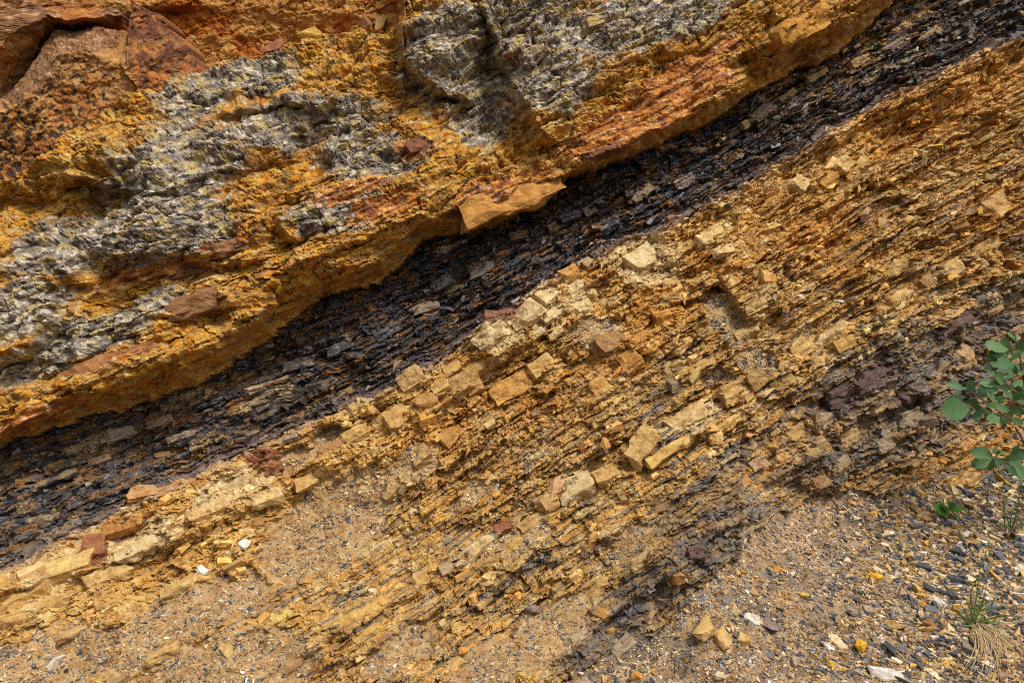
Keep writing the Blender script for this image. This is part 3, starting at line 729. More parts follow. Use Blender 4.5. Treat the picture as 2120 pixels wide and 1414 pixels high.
# ---------------------------------------------------------------- surface lookup for loose pieces
def grid_at(px, py):
    i = np.clip(np.searchsorted(gx, px) - 1, 0, nx - 2); j = np.clip(np.searchsorted(gy, py) - 1, 0, ny - 2)
    return j, i
def surf(px, py, avg=2):
    """point on the real surface, macro normal, along-bedding direction, metres per px, colour, region"""
    px = np.asarray(px, float); py = np.asarray(py, float)
    j, i = grid_at(px, py)
    P = PW[j, i]
    N = Nrm[j, i]; N = N / np.linalg.norm(N, axis=-1, keepdims=True)
    k = 12
    s0, t0 = bed_coords(px, py)
    sl = (bed_coords(px + 20, py)[1] - t0) / 20           # dt/dpx, dt/dpy ~ gradient; bedding runs along -grad rotated
    sv = (bed_coords(px, py + 20)[1] - t0) / 20
    ux, uy = sv, -sl; L = np.hypot(ux, uy); ux, uy = ux / L, uy / L
    y0 = sample(Yc, px, py); y1 = sample(Yc, px + 10 * ux, py + 10 * uy)
    S = to_world(px + 10 * ux, py + 10 * uy, y1) - to_world(px, py, y0)
    S = S - (S * N).sum(-1, keepdims=True) * N
    S /= np.linalg.norm(S, axis=-1, keepdims=True)
    return P, N, S, y0 / FPX, C[j, i], reg[j, i]

facet_boulder("jagged_boulder", BLOCK_TRIS, "jagged brown rock block hanging in the top left corner", 5.0)
facet_boulder("spotted_boulder", SPOT_TRIS, "large orange boulder with black spotted underside at the upper left")
facet_boulder("pointed_boulder", POINT_TRIS, "dark red pointed boulder wedged beside the black spotted one")

# shared angular fragments: convex hulls of jittered boxes
def hull_verts(pts):
    bm = bmesh.new()
    for p in pts: bm.verts.new(p)
    r = bmesh.ops.convex_hull(bm, input=bm.verts)
    dead = [g for g in r["geom_interior"] if isinstance(g, bmesh.types.BMVert)] + [g for g in r["geom_unused"] if isinstance(g, bmesh.types.BMVert)]
    bmesh.ops.delete(bm, geom=list(set(dead)), context='VERTS')
    bmesh.ops.triangulate(bm, faces=bm.faces)
    bmesh.ops.recalc_face_normals(bm, faces=bm.faces)
    bm.verts.index_update()
    V = np.array([v_.co[:] for v_ in bm.verts]); Fc = np.array([[v_.index for v_ in f.verts] for f in bm.faces])
    bm.free()
    return V, Fc
def frag_block(r, jit=0.28, chip=5):
    P = np.array([(x, y, z) for x in (-1, 1) for y in (-1, 1) for z in (-1, 1)], float)
    P = P * (1 - jit * r.random((8, 3)))
    ex = []
    for _ in range(chip):
        p = r.uniform(-1, 1, 3); ax = r.integers(3); p[ax] = np.sign(p[ax]) * r.uniform(0.9, 1.1); ex.append(p * (0.8, 0.8, 0.8) if r.random() < .3 else p * (0.85, 0.85, 0.9))
    return hull_verts(np.vstack([P, ex]) * 0.5)
def frag_chip(r, lo=5, hi=8):
    n = r.integers(lo, hi); a = np.sort(r.uniform(0, 2 * np.pi, n)); rad = r.uniform(0.65, 1.0, n)
    top = np.stack([np.cos(a) * rad, np.sin(a) * rad, np.full(n, 0.8) + r.uniform(-.4, .2, n)], 1)
    bot = np.stack([np.cos(a + .2) * rad * .9, np.sin(a + .2) * rad * .9, np.full(n, -0.8) + r.uniform(-.2, .4, n)], 1)
    return hull_verts(np.vstack([top, bot[:: 1]]) * 0.5)
vr = np.random.default_rng(99)
BLOCKS = [frag_block(vr, 0.45, 4) for _ in range(28)]
CHIPS = [frag_chip(vr) for _ in range(28)]
GRIT = [frag_chip(vr, 3, 6) for _ in range(28)]
MIXED = BLOCKS[:14] + GRIT
BM = []; CM = []; GM = []
for lst, dst, nm in ((BLOCKS, BM, "block"), (CHIPS, CM, "chip"), (GRIT, GM, "grit")):
    for V, Fc in lst:
        me = bpy.data.meshes.new(nm); me.from_pydata(V.tolist(), [], Fc.tolist()); me.update(); dst.append(me)

def frames(N, S, r, jit):
    """axes along bedding (x), across (y), outward (z), randomly tilted"""
    n = len(N)
    Z = N + r.normal(0, jit, (n, 3)); Z /= np.linalg.norm(Z, axis=1, keepdims=True)
    X = S + r.normal(0, jit * 0.8, (n, 3)); X -= (X * Z).sum(1, keepdims=True) * Z; X /= np.linalg.norm(X, axis=1, keepdims=True)
    Y = np.cross(Z, X)
    return np.stack([X, Y, Z], 2)                          # columns

def scatter(name, P, R, size, col, lib, libm, parent, mat_attr, mat_obj, n_ind, r, big_name=None, tagger=None, inview=None):
    """largest n_ind pieces as objects of their own, the rest joined"""
    var = r.integers(0, len(lib), len(P))
    order = np.argsort(-size[:, 0] * size[:, 1] * (1.0 if inview is None else inview))
    ind, rest = order[:n_ind], order[n_ind:]
    for q in ind:
        me = libm[var[q]]
        key = (me.name, mat_obj.name)
        o = bpy.data.objects.new(big_name or name, me_for(me, mat_obj)); COL.objects.link(o)
        M = Matrix([list(R[q][0] * size[q]) + [P[q][0]], list(R[q][1] * size[q]) + [P[q][1]], list(R[q][2] * size[q]) + [P[q][2]], [0, 0, 0, 1]])
        o.matrix_world = M
        if parent: o.parent = parent
        if tagger: tag(o, *tagger(q))
        o.color = (*[float(c_) for c_ in col[q]], 1.0)
    VV = []; FF = []; CC = []; base = 0
    for k in range(len(lib)):
        w = rest[var[rest] == k]
        if not len(w): continue
        V, Fc = lib[k]
        L = V[None] * size[w][:, None, :]
        G = np.einsum('nij,nvj->nvi', R[w], L) + P[w][:, None, :]
        VV.append(G.reshape(-1, 3)); FF.append((Fc[None] + (np.arange(len(w)) * len(V))[:, None, None]).reshape(-1, 3) + base)
        CC.append(np.repeat(col[w], len(V), 0)); base += len(w) * len(V)
    if VV:
        o = mesh_np(name, np.concatenate(VV), np.concatenate(FF), mat_attr, np.concatenate(CC))
        if parent: o.parent = parent
        o["kind"] = "stuff"
        return o
_mecache = {}
def me_for(me, mat):
    k = (me.name, mat.name)
    if k not in _mecache:
        c = me.copy(); c.materials.clear(); c.materials.append(mat); _mecache[k] = c
    return _mecache[k]

def rand_points(n, r, x0=-150, x1=2480, y0=-80, y1=1500):
    return r.uniform(x0, x1, n), r.uniform(y0, y1, n)

MIXM = BM[:14] + GM
# ---- blocks and plates of the tan shale
r = np.random.default_rng(5)
px, py = rand_points(112000, r)
j, i = grid_at(px, py)
dens = np.where(reg[j, i] == 3, (1 - 0.62 * m_grav[j, i]) * (0.35 + 0.65 * crumb[j, i]), 0)
keep = r.random(len(px)) < dens * 0.6
px, py = px[keep], py[keep]
j0, i0 = grid_at(px, py)
P, N, S, mpp, col, rg = surf(px, py)
n = len(px)
ln = np.exp(r.normal(2.3, 0.55, n)) * (0.8 + 0.7 * rib[j0, i0]); ln = np.clip(ln, 5, 52)
th = ln * r.uniform(0.22, 0.6, n)
dp = ln * r.uniform(0.35, 0.8, n)
size = np.stack([ln, th, dp], 1) * mpp[:, None]
R = frames(N, S, r, 0.38)
P = P - N * (size[:, 2] * r.uniform(0.12, 0.42, n))[:, None]
col = np.clip(col * r.uniform(0.7, 1.35, (n, 1)) * (1 + r.normal(0, 0.05, (n, 3))), 0.01, 0.7)
scatter("shale_fragments", P, R, size, col, MIXED, MIXM, o_shale, M_CHIP, M_BLOCK, 175, r, "shale_block")

# ---- plates of the coal seam
px, py = rand_points(76000, r)
j, i = grid_at(px, py)
keep = (reg[j, i] == 2) & (r.random(len(px)) < 0.75)
px, py = px[keep], py[keep]
P, N, S, mpp, col, rg = surf(px, py)
n = len(px)
ln = np.clip(np.exp(r.normal(2.15, 0.55, n)), 4, 48)
th = ln * r.uniform(0.18, 0.55, n); dp = ln * r.uniform(0.35, 0.8, n)
size = np.stack([ln, th, dp], 1) * mpp[:, None]
R = frames(N, S, r, 0.42)
P = P - N * (size[:, 2] * r.uniform(0.1, 0.4, n))[:, None]
col = np.clip(col * r.uniform(0.6, 1.5, (n, 1)), 0.008, 0.6)
scatter("coal_fragments", P, R, size, col, MIXED, MIXM, o_coal, M_COALCHIP, M_COALBLOCK, 265, r, "shale_plate")

# ---- gravel on the scree and in the pockets of the slope
PAL = np.array([(0.42, 0.285, 0.14), (0.54, 0.42, 0.25), (0.085, 0.09, 0.105), (0.12, 0.12, 0.13), (0.055, 0.06, 0.07), (0.30, 0.17, 0.06), (0.50, 0.31, 0.07), (0.55, 0.50, 0.42), (0.23, 0.18, 0.14), (0.20, 0.20, 0.21)])
PW_ = np.array([0.26, 0.18, 0.12, 0.10, 0.08, 0.07, 0.05, 0.05, 0.06, 0.04])
def gravel(name, n_try, region, lo, mu, sg, hi, n_ind, parent, densmul, big, flat=0.0):
    px, py = rand_points(n_try, r, -150, 2600, 560, 1560)
    j, i = grid_at(px, py)
    d = m_grav[j, i] * (reg[j, i] == region) * (0.35 + 0.65 * sstep(-0.25, 0.3, fbm(px / 55, py / 40, 110, 3)))
    d = d * np.where((px > 2150) | (px < -30) | (py > 1435), 0.25, 1.0)
    keep = r.random(n_try) < d * densmul
    px, py = px[keep], py[keep]
    P, N, S, mpp, col, rg = surf(px, py)
    n = len(px)
    ln = np.clip(np.exp(r.normal(mu, sg, n)), lo, hi) * (1.0 + 0.85 * sstep(1620, 2050, px))
    size = np.stack([ln, ln * r.uniform(0.34, 0.75, n), ln * r.uniform(0.14, 0.36, n)], 1) * mpp[:, None]
    ang = r.uniform(0, 2 * np.pi, n); X = S * np.cos(ang)[:, None] + np.cross(N, S) * np.sin(ang)[:, None]
    N2 = N + np.array((0, 0, 0.5)); N2 /= np.linalg.norm(N2, axis=1, keepdims=True)
    R = frames(N2, X, r, 0.25)
    P = P + N * (size[:, 2] * 0.2)[:, None]
    ci = r.choice(len(PAL), n, p=PW_ / PW_.sum())
    dkp = ((py < 800) & (px > 1270) & (r.random(n) < 0.8)) | (r.random(n) < 0.25 * sstep(0.0, 0.4, fbm(px / 90, py / 60, 115, 2)))
    ci = np.where(dkp, r.choice([2, 3, 4], n), ci)
    c_ = PAL[ci] * r.uniform(0.75, 1.25, (n, 1))
    CN = ['tan', 'pale', 'dark grey', 'dark grey', 'black', 'rusty brown', 'golden', 'whitish', 'brown', 'grey']
    marks = [("beside the grass tuft", 2035, 1290), ("near the green seedling", 1966, 1062), ("below the leafy shrub", 2090, 1000), ("near the bright golden stone", 1812, 1198), ("near the big tan rock", 1455, 1320),
             ("near the flat white slab", 1705, 1331), ("near the mottled white rock", 1840, 1398), ("under the dark shale wall", 1740, 1040), ("near the reddish brown stone", 1925, 1298), ("near the cream rectangular flake", 2007, 1193),
             ("below the dry straw", 2060, 1385), ("near the yellow pebble", 1667, 1233), ("near the rounded grey pebble", 1800, 1110), ("near the dusty edge of the spur", 1570, 1170), ("near the long blue black flake", 2050, 1110),
             ("near the upright golden stone", 1783, 1350), ("near the white and tan slab", 1935, 1230)] if region == 4 else [
             ("near the rounded white stone", 515, 1126), ("near the long white stone", 113, 1373), ("near the pointed tan stone", 470, 1351), ("near the pinkish brown stone", 1104, 1266), ("near the mottled white slope stone", 421, 1187),
             ("near the bottom centre stone", 953, 1375), ("near the thin pale splinter", 790, 1077), ("in the dark right pocket", 1520, 690), ("in the upper dusty pocket", 680, 1040), ("below the yellow slabs", 800, 1350), ("on the lower spur", 1300, 1340), ("among the central ribs", 1080, 1110), ("in the bottom left gravel", 250, 1330)]
    mk = np.array([m_[1:] for m_ in marks], float)
    def tagger(q):
        k_ = int(np.argmin(np.hypot(mk[:, 0] - px[q], mk[:, 1] - py[q])))
        shape = 'splinter' if size[q, 1] < 0.45 * size[q, 0] else ('flake' if size[q, 2] < 0.24 * size[q, 0] else 'stone chip')
        place = 'on the scree' if region == 4 else 'on the tan slope'
        return ('small %s %s lying %s %s' % (CN[ci[q]], shape, place, marks[k_][0]), 'stone chip', '%s chips %s' % (CN[ci[q]], place))
    return scatter(name, P, R, size, np.clip(c_, 0.02, 0.7), GRIT, GM, None, M_CHIP, M_BLOCK, n_ind, r, big, tagger, ((px > 5) & (px < 2115) & (py > 5) & (py < 1408)).astype(float))
tag(gravel("scree_gravel", 560000, 4, 3.2, 1.92, 0.5, 36, 170, o_ground, 0.8, "stone_chip"), "loose grey and tan gravel covering the scree at lower right", "gravel")
tag(gravel("slope_gravel", 420000, 3, 2.4, 1.78, 0.5, 22, 120, o_shale, 0.8, "stone_chip"), "fine dark gravel in dusty pockets of the tan slope", "gravel")

# ---------------------------------------------------------------- larger blocks: hulls, subdivided and weathered
def frag_stone(r):
    n = 13
    d = r.normal(0, 1, (n, 3)); d /= np.linalg.norm(d, axis=1, keepdims=True)
    d = np.sign(d) * np.abs(d) ** 0.75; d *= r.uniform(0.8, 1.05, (n, 1))
    d[:, 2] = np.clip(d[:, 2], -0.55, 0.55) / 0.55 * r.uniform(0.75, 1.0, n)
    return hull_verts(d * 0.52)
def weathered(r, dims, levels=2, lam=0.05, rough=0.045, jit=0.35, chip=6, stone=False):
    V, Fc = frag_stone(r) if stone else frag_block(r, jit, chip + 3)
    bm = bmesh.new()
    vs = [bm.verts.new(p * dims) for p in V]
    for f in Fc: bm.faces.new([vs[k] for k in f])
    bmesh.ops.recalc_face_normals(bm, faces=bm.faces)
    bmesh.ops.dissolve_limit(bm, angle_limit=0.12, verts=bm.verts, edges=bm.edges)
    bmesh.ops.triangulate(bm, faces=bm.faces)
    m = float(np.max(dims))
    for _ in range(levels + 3):
        long_e = [e_ for e_ in bm.edges if e_.calc_length() > m / (5.5 * levels)]
        if not long_e or len(bm.faces) > 800: break
        bmesh.ops.subdivide_edges(bm, edges=long_e, cuts=1, use_grid_fill=False)
        bmesh.ops.triangulate(bm, faces=bm.faces)
    bm.normal_update()
    seed = int(r.integers(0, 120)); sc = m
    co_ = np.array([v_.co[:] for v_ in bm.verts]); no_ = np.array([v_.normal[:] for v_ in bm.verts])
    n_ = fbm(co_[:, 0] / sc * 3 + co_[:, 2] / sc * 2.3, co_[:, 1] / sc * 5 + co_[:, 2] / sc * 1.7, 130 + seed, 4, 0.5)
    k_ = np.floor(co_[:, 1] / sc * 9 + 0.5 * n_).astype(int)
    lamv = _tab(130 + seed)[2][k_ & 255, 3] - 0.5
    co_ = co_ + no_ * ((n_ * rough + lamv * lam) * sc)[:, None]
    for v_, c_ in zip(bm.verts, co_): v_.co = c_
    me = bpy.data.meshes.new("rock"); bm.to_mesh(me); bm.free()
    return me

PALET = {'tan': (0.44, 0.29, 0.11), 'pale': (0.54, 0.41, 0.21), 'orange': (0.46, 0.22, 0.045), 'brown': (0.28, 0.15, 0.06), 'purple': (0.10, 0.065, 0.06), 'red': (0.25, 0.10, 0.05),
         'yellow': (0.50, 0.32, 0.075), 'white': (0.56, 0.52, 0.45), 'grey': (0.22, 0.21, 0.21), 'dark': (0.06, 0.063, 0.072), 'mauve': (0.24, 0.17, 0.15), 'cream': (0.58, 0.47, 0.29), 'gold': (0.58, 0.33, 0.03), 'greytan': (0.34, 0.27, 0.19)}
hr = np.random.default_rng(31)

def image_dir(px, py, deg, N):
    """direction lying in the surface at (px,py) that runs deg clockwise from the horizontal"""
    c, s_ = math.cos(math.radians(deg)), math.sin(math.radians(deg))
    a = to_world(np.array(px + 8 * c), np.array(py + 8 * s_), sample(Yc, np.array([px + 8 * c]), np.array([py + 8 * s_]))[0]) - to_world(np.array(px), np.array(py), sample(Yc, np.array([px]), np.array([py]))[0])
    a = a - (a @ N) * N
    return a / np.linalg.norm(a)

def place_block(name, px, py, ln, wd, deg, colr, depth=0.7, sink=0.15, up=0.0, mat=None, parent=None, lam=0.05, jit=0.35, tilt=0.08, rough=0.045, stone=False):
    P, N, S, mpp, _, _ = surf(np.array([px]), np.array([py]))
    P, N, mpp = P[0], N[0] + np.array((0, 0, up)), float(mpp[0])
    # stand on the mean of the surrounding surface rather than on one vertex
    jj, ii = grid_at(np.array([px]), np.array([py])); w = max(2, int(min(ln, wd) / GS / 3))
    P = PW[jj[0] - w:jj[0] + w + 1, ii[0] - w:ii[0] + w + 1].reshape(-1, 3).mean(0)
    N = N / np.linalg.norm(N)
    X = image_dir(px, py, deg, N)
    N = N + hr.normal(0, tilt, 3); N /= np.linalg.norm(N); X = X - (X @ N) * N; X /= np.linalg.norm(X)
    Y = np.cross(N, X)
    dims = np.array((ln, wd, wd * depth)) * mpp * 1.12
    o = bpy.data.objects.new(name, weathered(hr, dims, 2, lam, rough, jit, 6, stone)); COL.objects.link(o)
    o.data.materials.append(mat or M_BLOCK)
    C0 = P + N * dims[2] * (0.5 - sink)
    o.matrix_world = Matrix([[X[k], Y[k], N[k], C0[k]] for k in range(3)] + [[0, 0, 0, 1]])
    if parent: o.parent = parent
    c_ = np.array(PALET[colr]) * hr.uniform(0.88, 1.12)
    if parent:
        loc = C[jj[0] - w:jj[0] + w + 1, ii[0] - w:ii[0] + w + 1].reshape(-1, 3).mean(0); c_ = 0.55 * c_ + 0.45 * loc
    o.color = (*c_, 1)
    return o

B = -32
SHALE_BLOCKS = [  # px, py, length, thickness, degrees, colour
 (1519, 813, 70, 36, -28, 'tan'), (1560, 790, 38, 40, -30, 'brown'), (1660, 725, 60, 44, -38, 'tan'), (1723, 688, 105, 30, -30, 'pale'), (1748, 712, 52, 26, -25, 'yellow'), (1689, 749, 34, 24, -10, 'tan'),
 (1865, 618, 110, 36, -31, 'tan'), (2045, 515, 84, 36, -33, 'tan'), (1965, 560, 44, 38, -35, 'tan'), (1918, 588, 40, 30, -35, 'brown'), (1801, 783, 108, 24, -33, 'purple'), (1964, 674, 84, 24, -33, 'purple'),
 (1740, 822, 62, 36, -20, 'purple'), (1725, 864, 16, 26, 70, 'purple'), (1876, 827, 30, 20, -30, 'purple'), (1994, 739, 60, 44, -32, 'tan'), (1512, 586, 40, 32, -30, 'tan'), (1820, 845, 44, 28, -30, 'tan'), (1700, 880, 48, 30, -30, 'greytan'),
 (1098, 655, 62, 42, -38, 'pale'), (1130, 620, 54, 36, -42, 'pale'), (1142, 658, 44, 26, -30, 'pale'), (1082, 676, 36, 26, -22, 'pale'), (1112, 690, 42, 20, -30, 'cream'), (1152, 690, 34, 16, -38, 'cream'), (1190, 603, 42, 30, -30, 'pale'), (1206, 640, 46, 34, -38, 'pale'), (1178, 580, 40, 24, -20, 'orange'), (1224, 608, 26, 32, -60, 'tan'), (1165, 628, 18, 30, -70, 'orange'), (1035, 662, 66, 36, -12, 'red'), (1020, 704, 70, 40, -32, 'pale'), (955, 800, 60, 44, -32, 'brown'), (992, 764, 56, 44, -30, 'tan'), (986, 806, 40, 30, -28, 'brown'), (938, 768, 42, 30, -34, 'tan'), (1328, 928, 92, 44, -52, 'tan'), (1418, 873, 120, 38, -33, 'tan'),
 (1390, 932, 120, 20, -33, 'yellow'), (1500, 880, 90, 18, -30, 'tan'), (1192, 1010, 94, 44, -35, 'pale'), (1255, 985, 60, 34, -35, 'tan'), (870, 947, 46, 42, -30, 'tan'), (929, 908, 38, 40, -50, 'brown'), (1180, 836, 44, 24, -30, 'orange'), (1307, 751, 52, 44, -25, 'orange'),
 (1061, 802, 88, 46, -30, 'orange'), (1265, 713, 56, 46, -20, 'brown'), (1379, 650, 70, 30, -25, 'orange'), (1330, 700, 40, 26, -30, 'orange'), (1240, 800, 44, 36, -30, 'orange'), (1120, 760, 60, 40, -30, 'tan'), (1410, 720, 60, 22, -30, 'tan'), (1450, 760, 66, 24, -30, 'tan'),
 (1470, 500, 66, 40, -28, 'pale'), (1500, 525, 70, 22, -22, 'pale'), (1600, 470, 44, 26, -30, 'tan'), (1735, 350, 60, 34, -40, 'tan'), (1705, 380, 44, 30, -40, 'orange'), (1650, 390, 52, 40, -50, 'pale'), (1780, 340, 36, 26, -35, 'tan'), (2060, 430, 80, 44, -28, 'tan'), (1850, 560, 70, 30, -32, 'tan'),
 (736, 1283, 130, 30, -30, 'yellow'), (766, 1310, 60, 22, -30, 'yellow'), (607, 1372, 66, 34, -30, 'brown'), (362, 1221, 88, 28, -24, 'tan'), (170, 1302, 96, 18, -22, 'tan'), (340, 1352, 70, 24, -26, 'tan'), (660, 1325, 60, 20, -28, 'tan'),
 (872, 1202, 40, 36, -30, 'tan'), (898, 1179, 24, 34, -70, 'yellow'), (926, 1179, 30, 30, -20, 'greytan'), (985, 1140, 92, 30, -33, 'tan'), (1040, 1095, 34, 22, -20, 'red'), (1010, 1160, 60, 22, -33, 'tan'), (1065, 1132, 50, 22, -33, 'yellow'), (1110, 1080, 74, 34, -33, 'tan'), (1135, 1045, 50, 36, -38, 'brown'),
 (1440, 1148, 36, 26, -10, 'purple'), (1398, 1190, 26, 30, -30, 'orange'), (1245, 1270, 26, 34, -60, 'orange'), (1200, 1320, 60, 26, -35, 'greytan'), (1290, 1340, 56, 34, -35, 'greytan'), (1230, 1230, 80, 26, -30, 'tan'), (1330, 1160, 60, 22, -33, 'tan'), (1545, 1000, 34, 20, -40, 'orange'), (1570, 960, 44, 26, -33, 'greytan'),
 (560, 965, 60, 26, 14, 'red'), (600, 985, 20, 44, 5, 'red'), (500, 1005, 90, 30, -24, 'pale'), (560, 1030, 70, 28, -25, 'pale'), (440, 1060, 80, 34, -28, 'tan'), (270, 1085, 90, 34, -15, 'orange'), (205, 1140, 50, 50, -10, 'red'), (150, 1175, 100, 44, -20, 'yellow'), (300, 1135, 90, 30, -24, 'pale'), (240, 1190, 90, 26, -22, 'tan'),
 (60, 1230, 90, 34, -20, 'tan'), (120, 1245, 60, 28, -20, 'tan'), (40, 1280, 50, 26, -20, 'tan'), (330, 1020, 120, 30, -18, 'orange'), (700, 925, 80, 32, -20, 'red'), (740, 905, 60, 34, -28, 'tan'), (640, 1000, 60, 30, -30, 'tan'), (830, 870, 60, 46, -32, 'tan'), (888, 836, 48, 38, -34, 'brown'), (916, 806, 44, 36, -30, 'tan'), (860, 790, 50, 40, -30, 'tan'),
 (1330, 540, 70, 50, -32, 'pale'), (1390, 590, 60, 30, -28, 'tan'), (1560, 640, 44, 26, -28, 'tan'), (1545, 690, 54, 24, -25, 'tan'), (1620, 790, 50, 24, -30, 'tan'), (1880, 870, 56, 34, -30, 'greytan'), (1830, 920, 50, 34, -28, 'greytan'), (1930, 900, 44, 28, -25, 'greytan'), (1650, 900, 50, 26, -32, 'tan'), (1690, 935, 60, 26, -30, 'tan'), (1760, 910, 56, 30, -28, 'tan'),
 (2090, 690, 50, 26, -30, 'greytan'), (2060, 640, 60, 20, -32, 'tan'), (1700, 1000, 44, 22, -40, 'brown'), (1740, 960, 40, 26, -30, 'greytan'),
]
for a in SHALE_BLOCKS:
    place_block("shale_block", *a, depth=0.8, sink=0.58, parent=o_shale, lam=0.06, jit=0.5, rough=0.045, tilt=0.16)
SAND_BLOCKS = [(1050, 420, 230, 62, -22, 'orange'), (412, 632, 108, 46, -18, 'brown'), (520, 622, 110, 30, -6, 'orange'), (866, 308, 44, 26, -15, 'red'), (470, 512, 74, 30, -12, 'brown'), (390, 566, 90, 22, -18, 'red'), (1230, 60, 40, 26, -20, 'tan'), (1110, 110, 50, 30, -15, 'tan'),
               (1665, 62, 150, 44, -30, 'orange'), (1880, 55, 56, 22, -32, 'tan'), (1930, 72, 60, 20, -32, 'tan'), (1700, 110, 70, 26, -40, 'brown'), (240, 742, 190, 22, -19, 'red'), (150, 652, 60, 24, -18, 'yellow')]
for a in SAND_BLOCKS:
    place_block("sandstone_slab", *a, depth=0.7, sink=0.66, parent=o_sand, lam=0.03, jit=0.5, rough=0.05)
COAL_BLOCKS = [(1585, 232, 70, 26, -30, 'greytan'), (1560, 250, 50, 18, -30, 'tan'), (1450, 312, 44, 12, -8, 'pale'), (1330, 405, 60, 18, -35, 'greytan'), (1225, 437, 30, 22, -30, 'greytan'), (1180, 452, 50, 20, -20, 'dark'), (1040, 522, 40, 12, -5, 'orange'), (1075, 490, 46, 18, -15, 'brown'), (920, 590, 50, 20, -25, 'dark'),
               (880, 640, 60, 18, -18, 'greytan'), (700, 720, 60, 22, -25, 'dark'), (620, 760, 70, 20, -20, 'dark'), (560, 800, 90, 14, -20, 'greytan'), (430, 815, 18, 18, 0, 'tan'), (205, 955, 44, 20, -18, 'brown'), (160, 980, 50, 12, -20, 'brown'), (380, 905, 60, 14, -18, 'greytan'), (620, 905, 48, 14, -15, 'dark'), (250, 900, 60, 22, -22, 'greytan'),
               (120, 990, 90, 12, -22, 'tan'), (330, 875, 56, 18, -18, 'greytan'), (480, 850, 60, 14, -20, 'brown'), (800, 690, 60, 26, -25, 'dark'), (1000, 560, 60, 22, -25, 'dark'), (1260, 470, 50, 22, -30, 'dark'), (1420, 380, 60, 22, -30, 'dark'), (1640, 190, 50, 14, -32, 'tan'), (1700, 150, 60, 16, -32, 'tan'), (1790, 120, 70, 18, -30, 'tan'), (1860, 90, 60, 14, -32, 'greytan')]
for a in COAL_BLOCKS:
    dkb = a[5] == 'dark'
    place_block("shale_plate", *a, depth=0.8, sink=0.5, parent=o_coal, mat=M_COALBLOCK if dkb else M_BLOCK, lam=0.09)

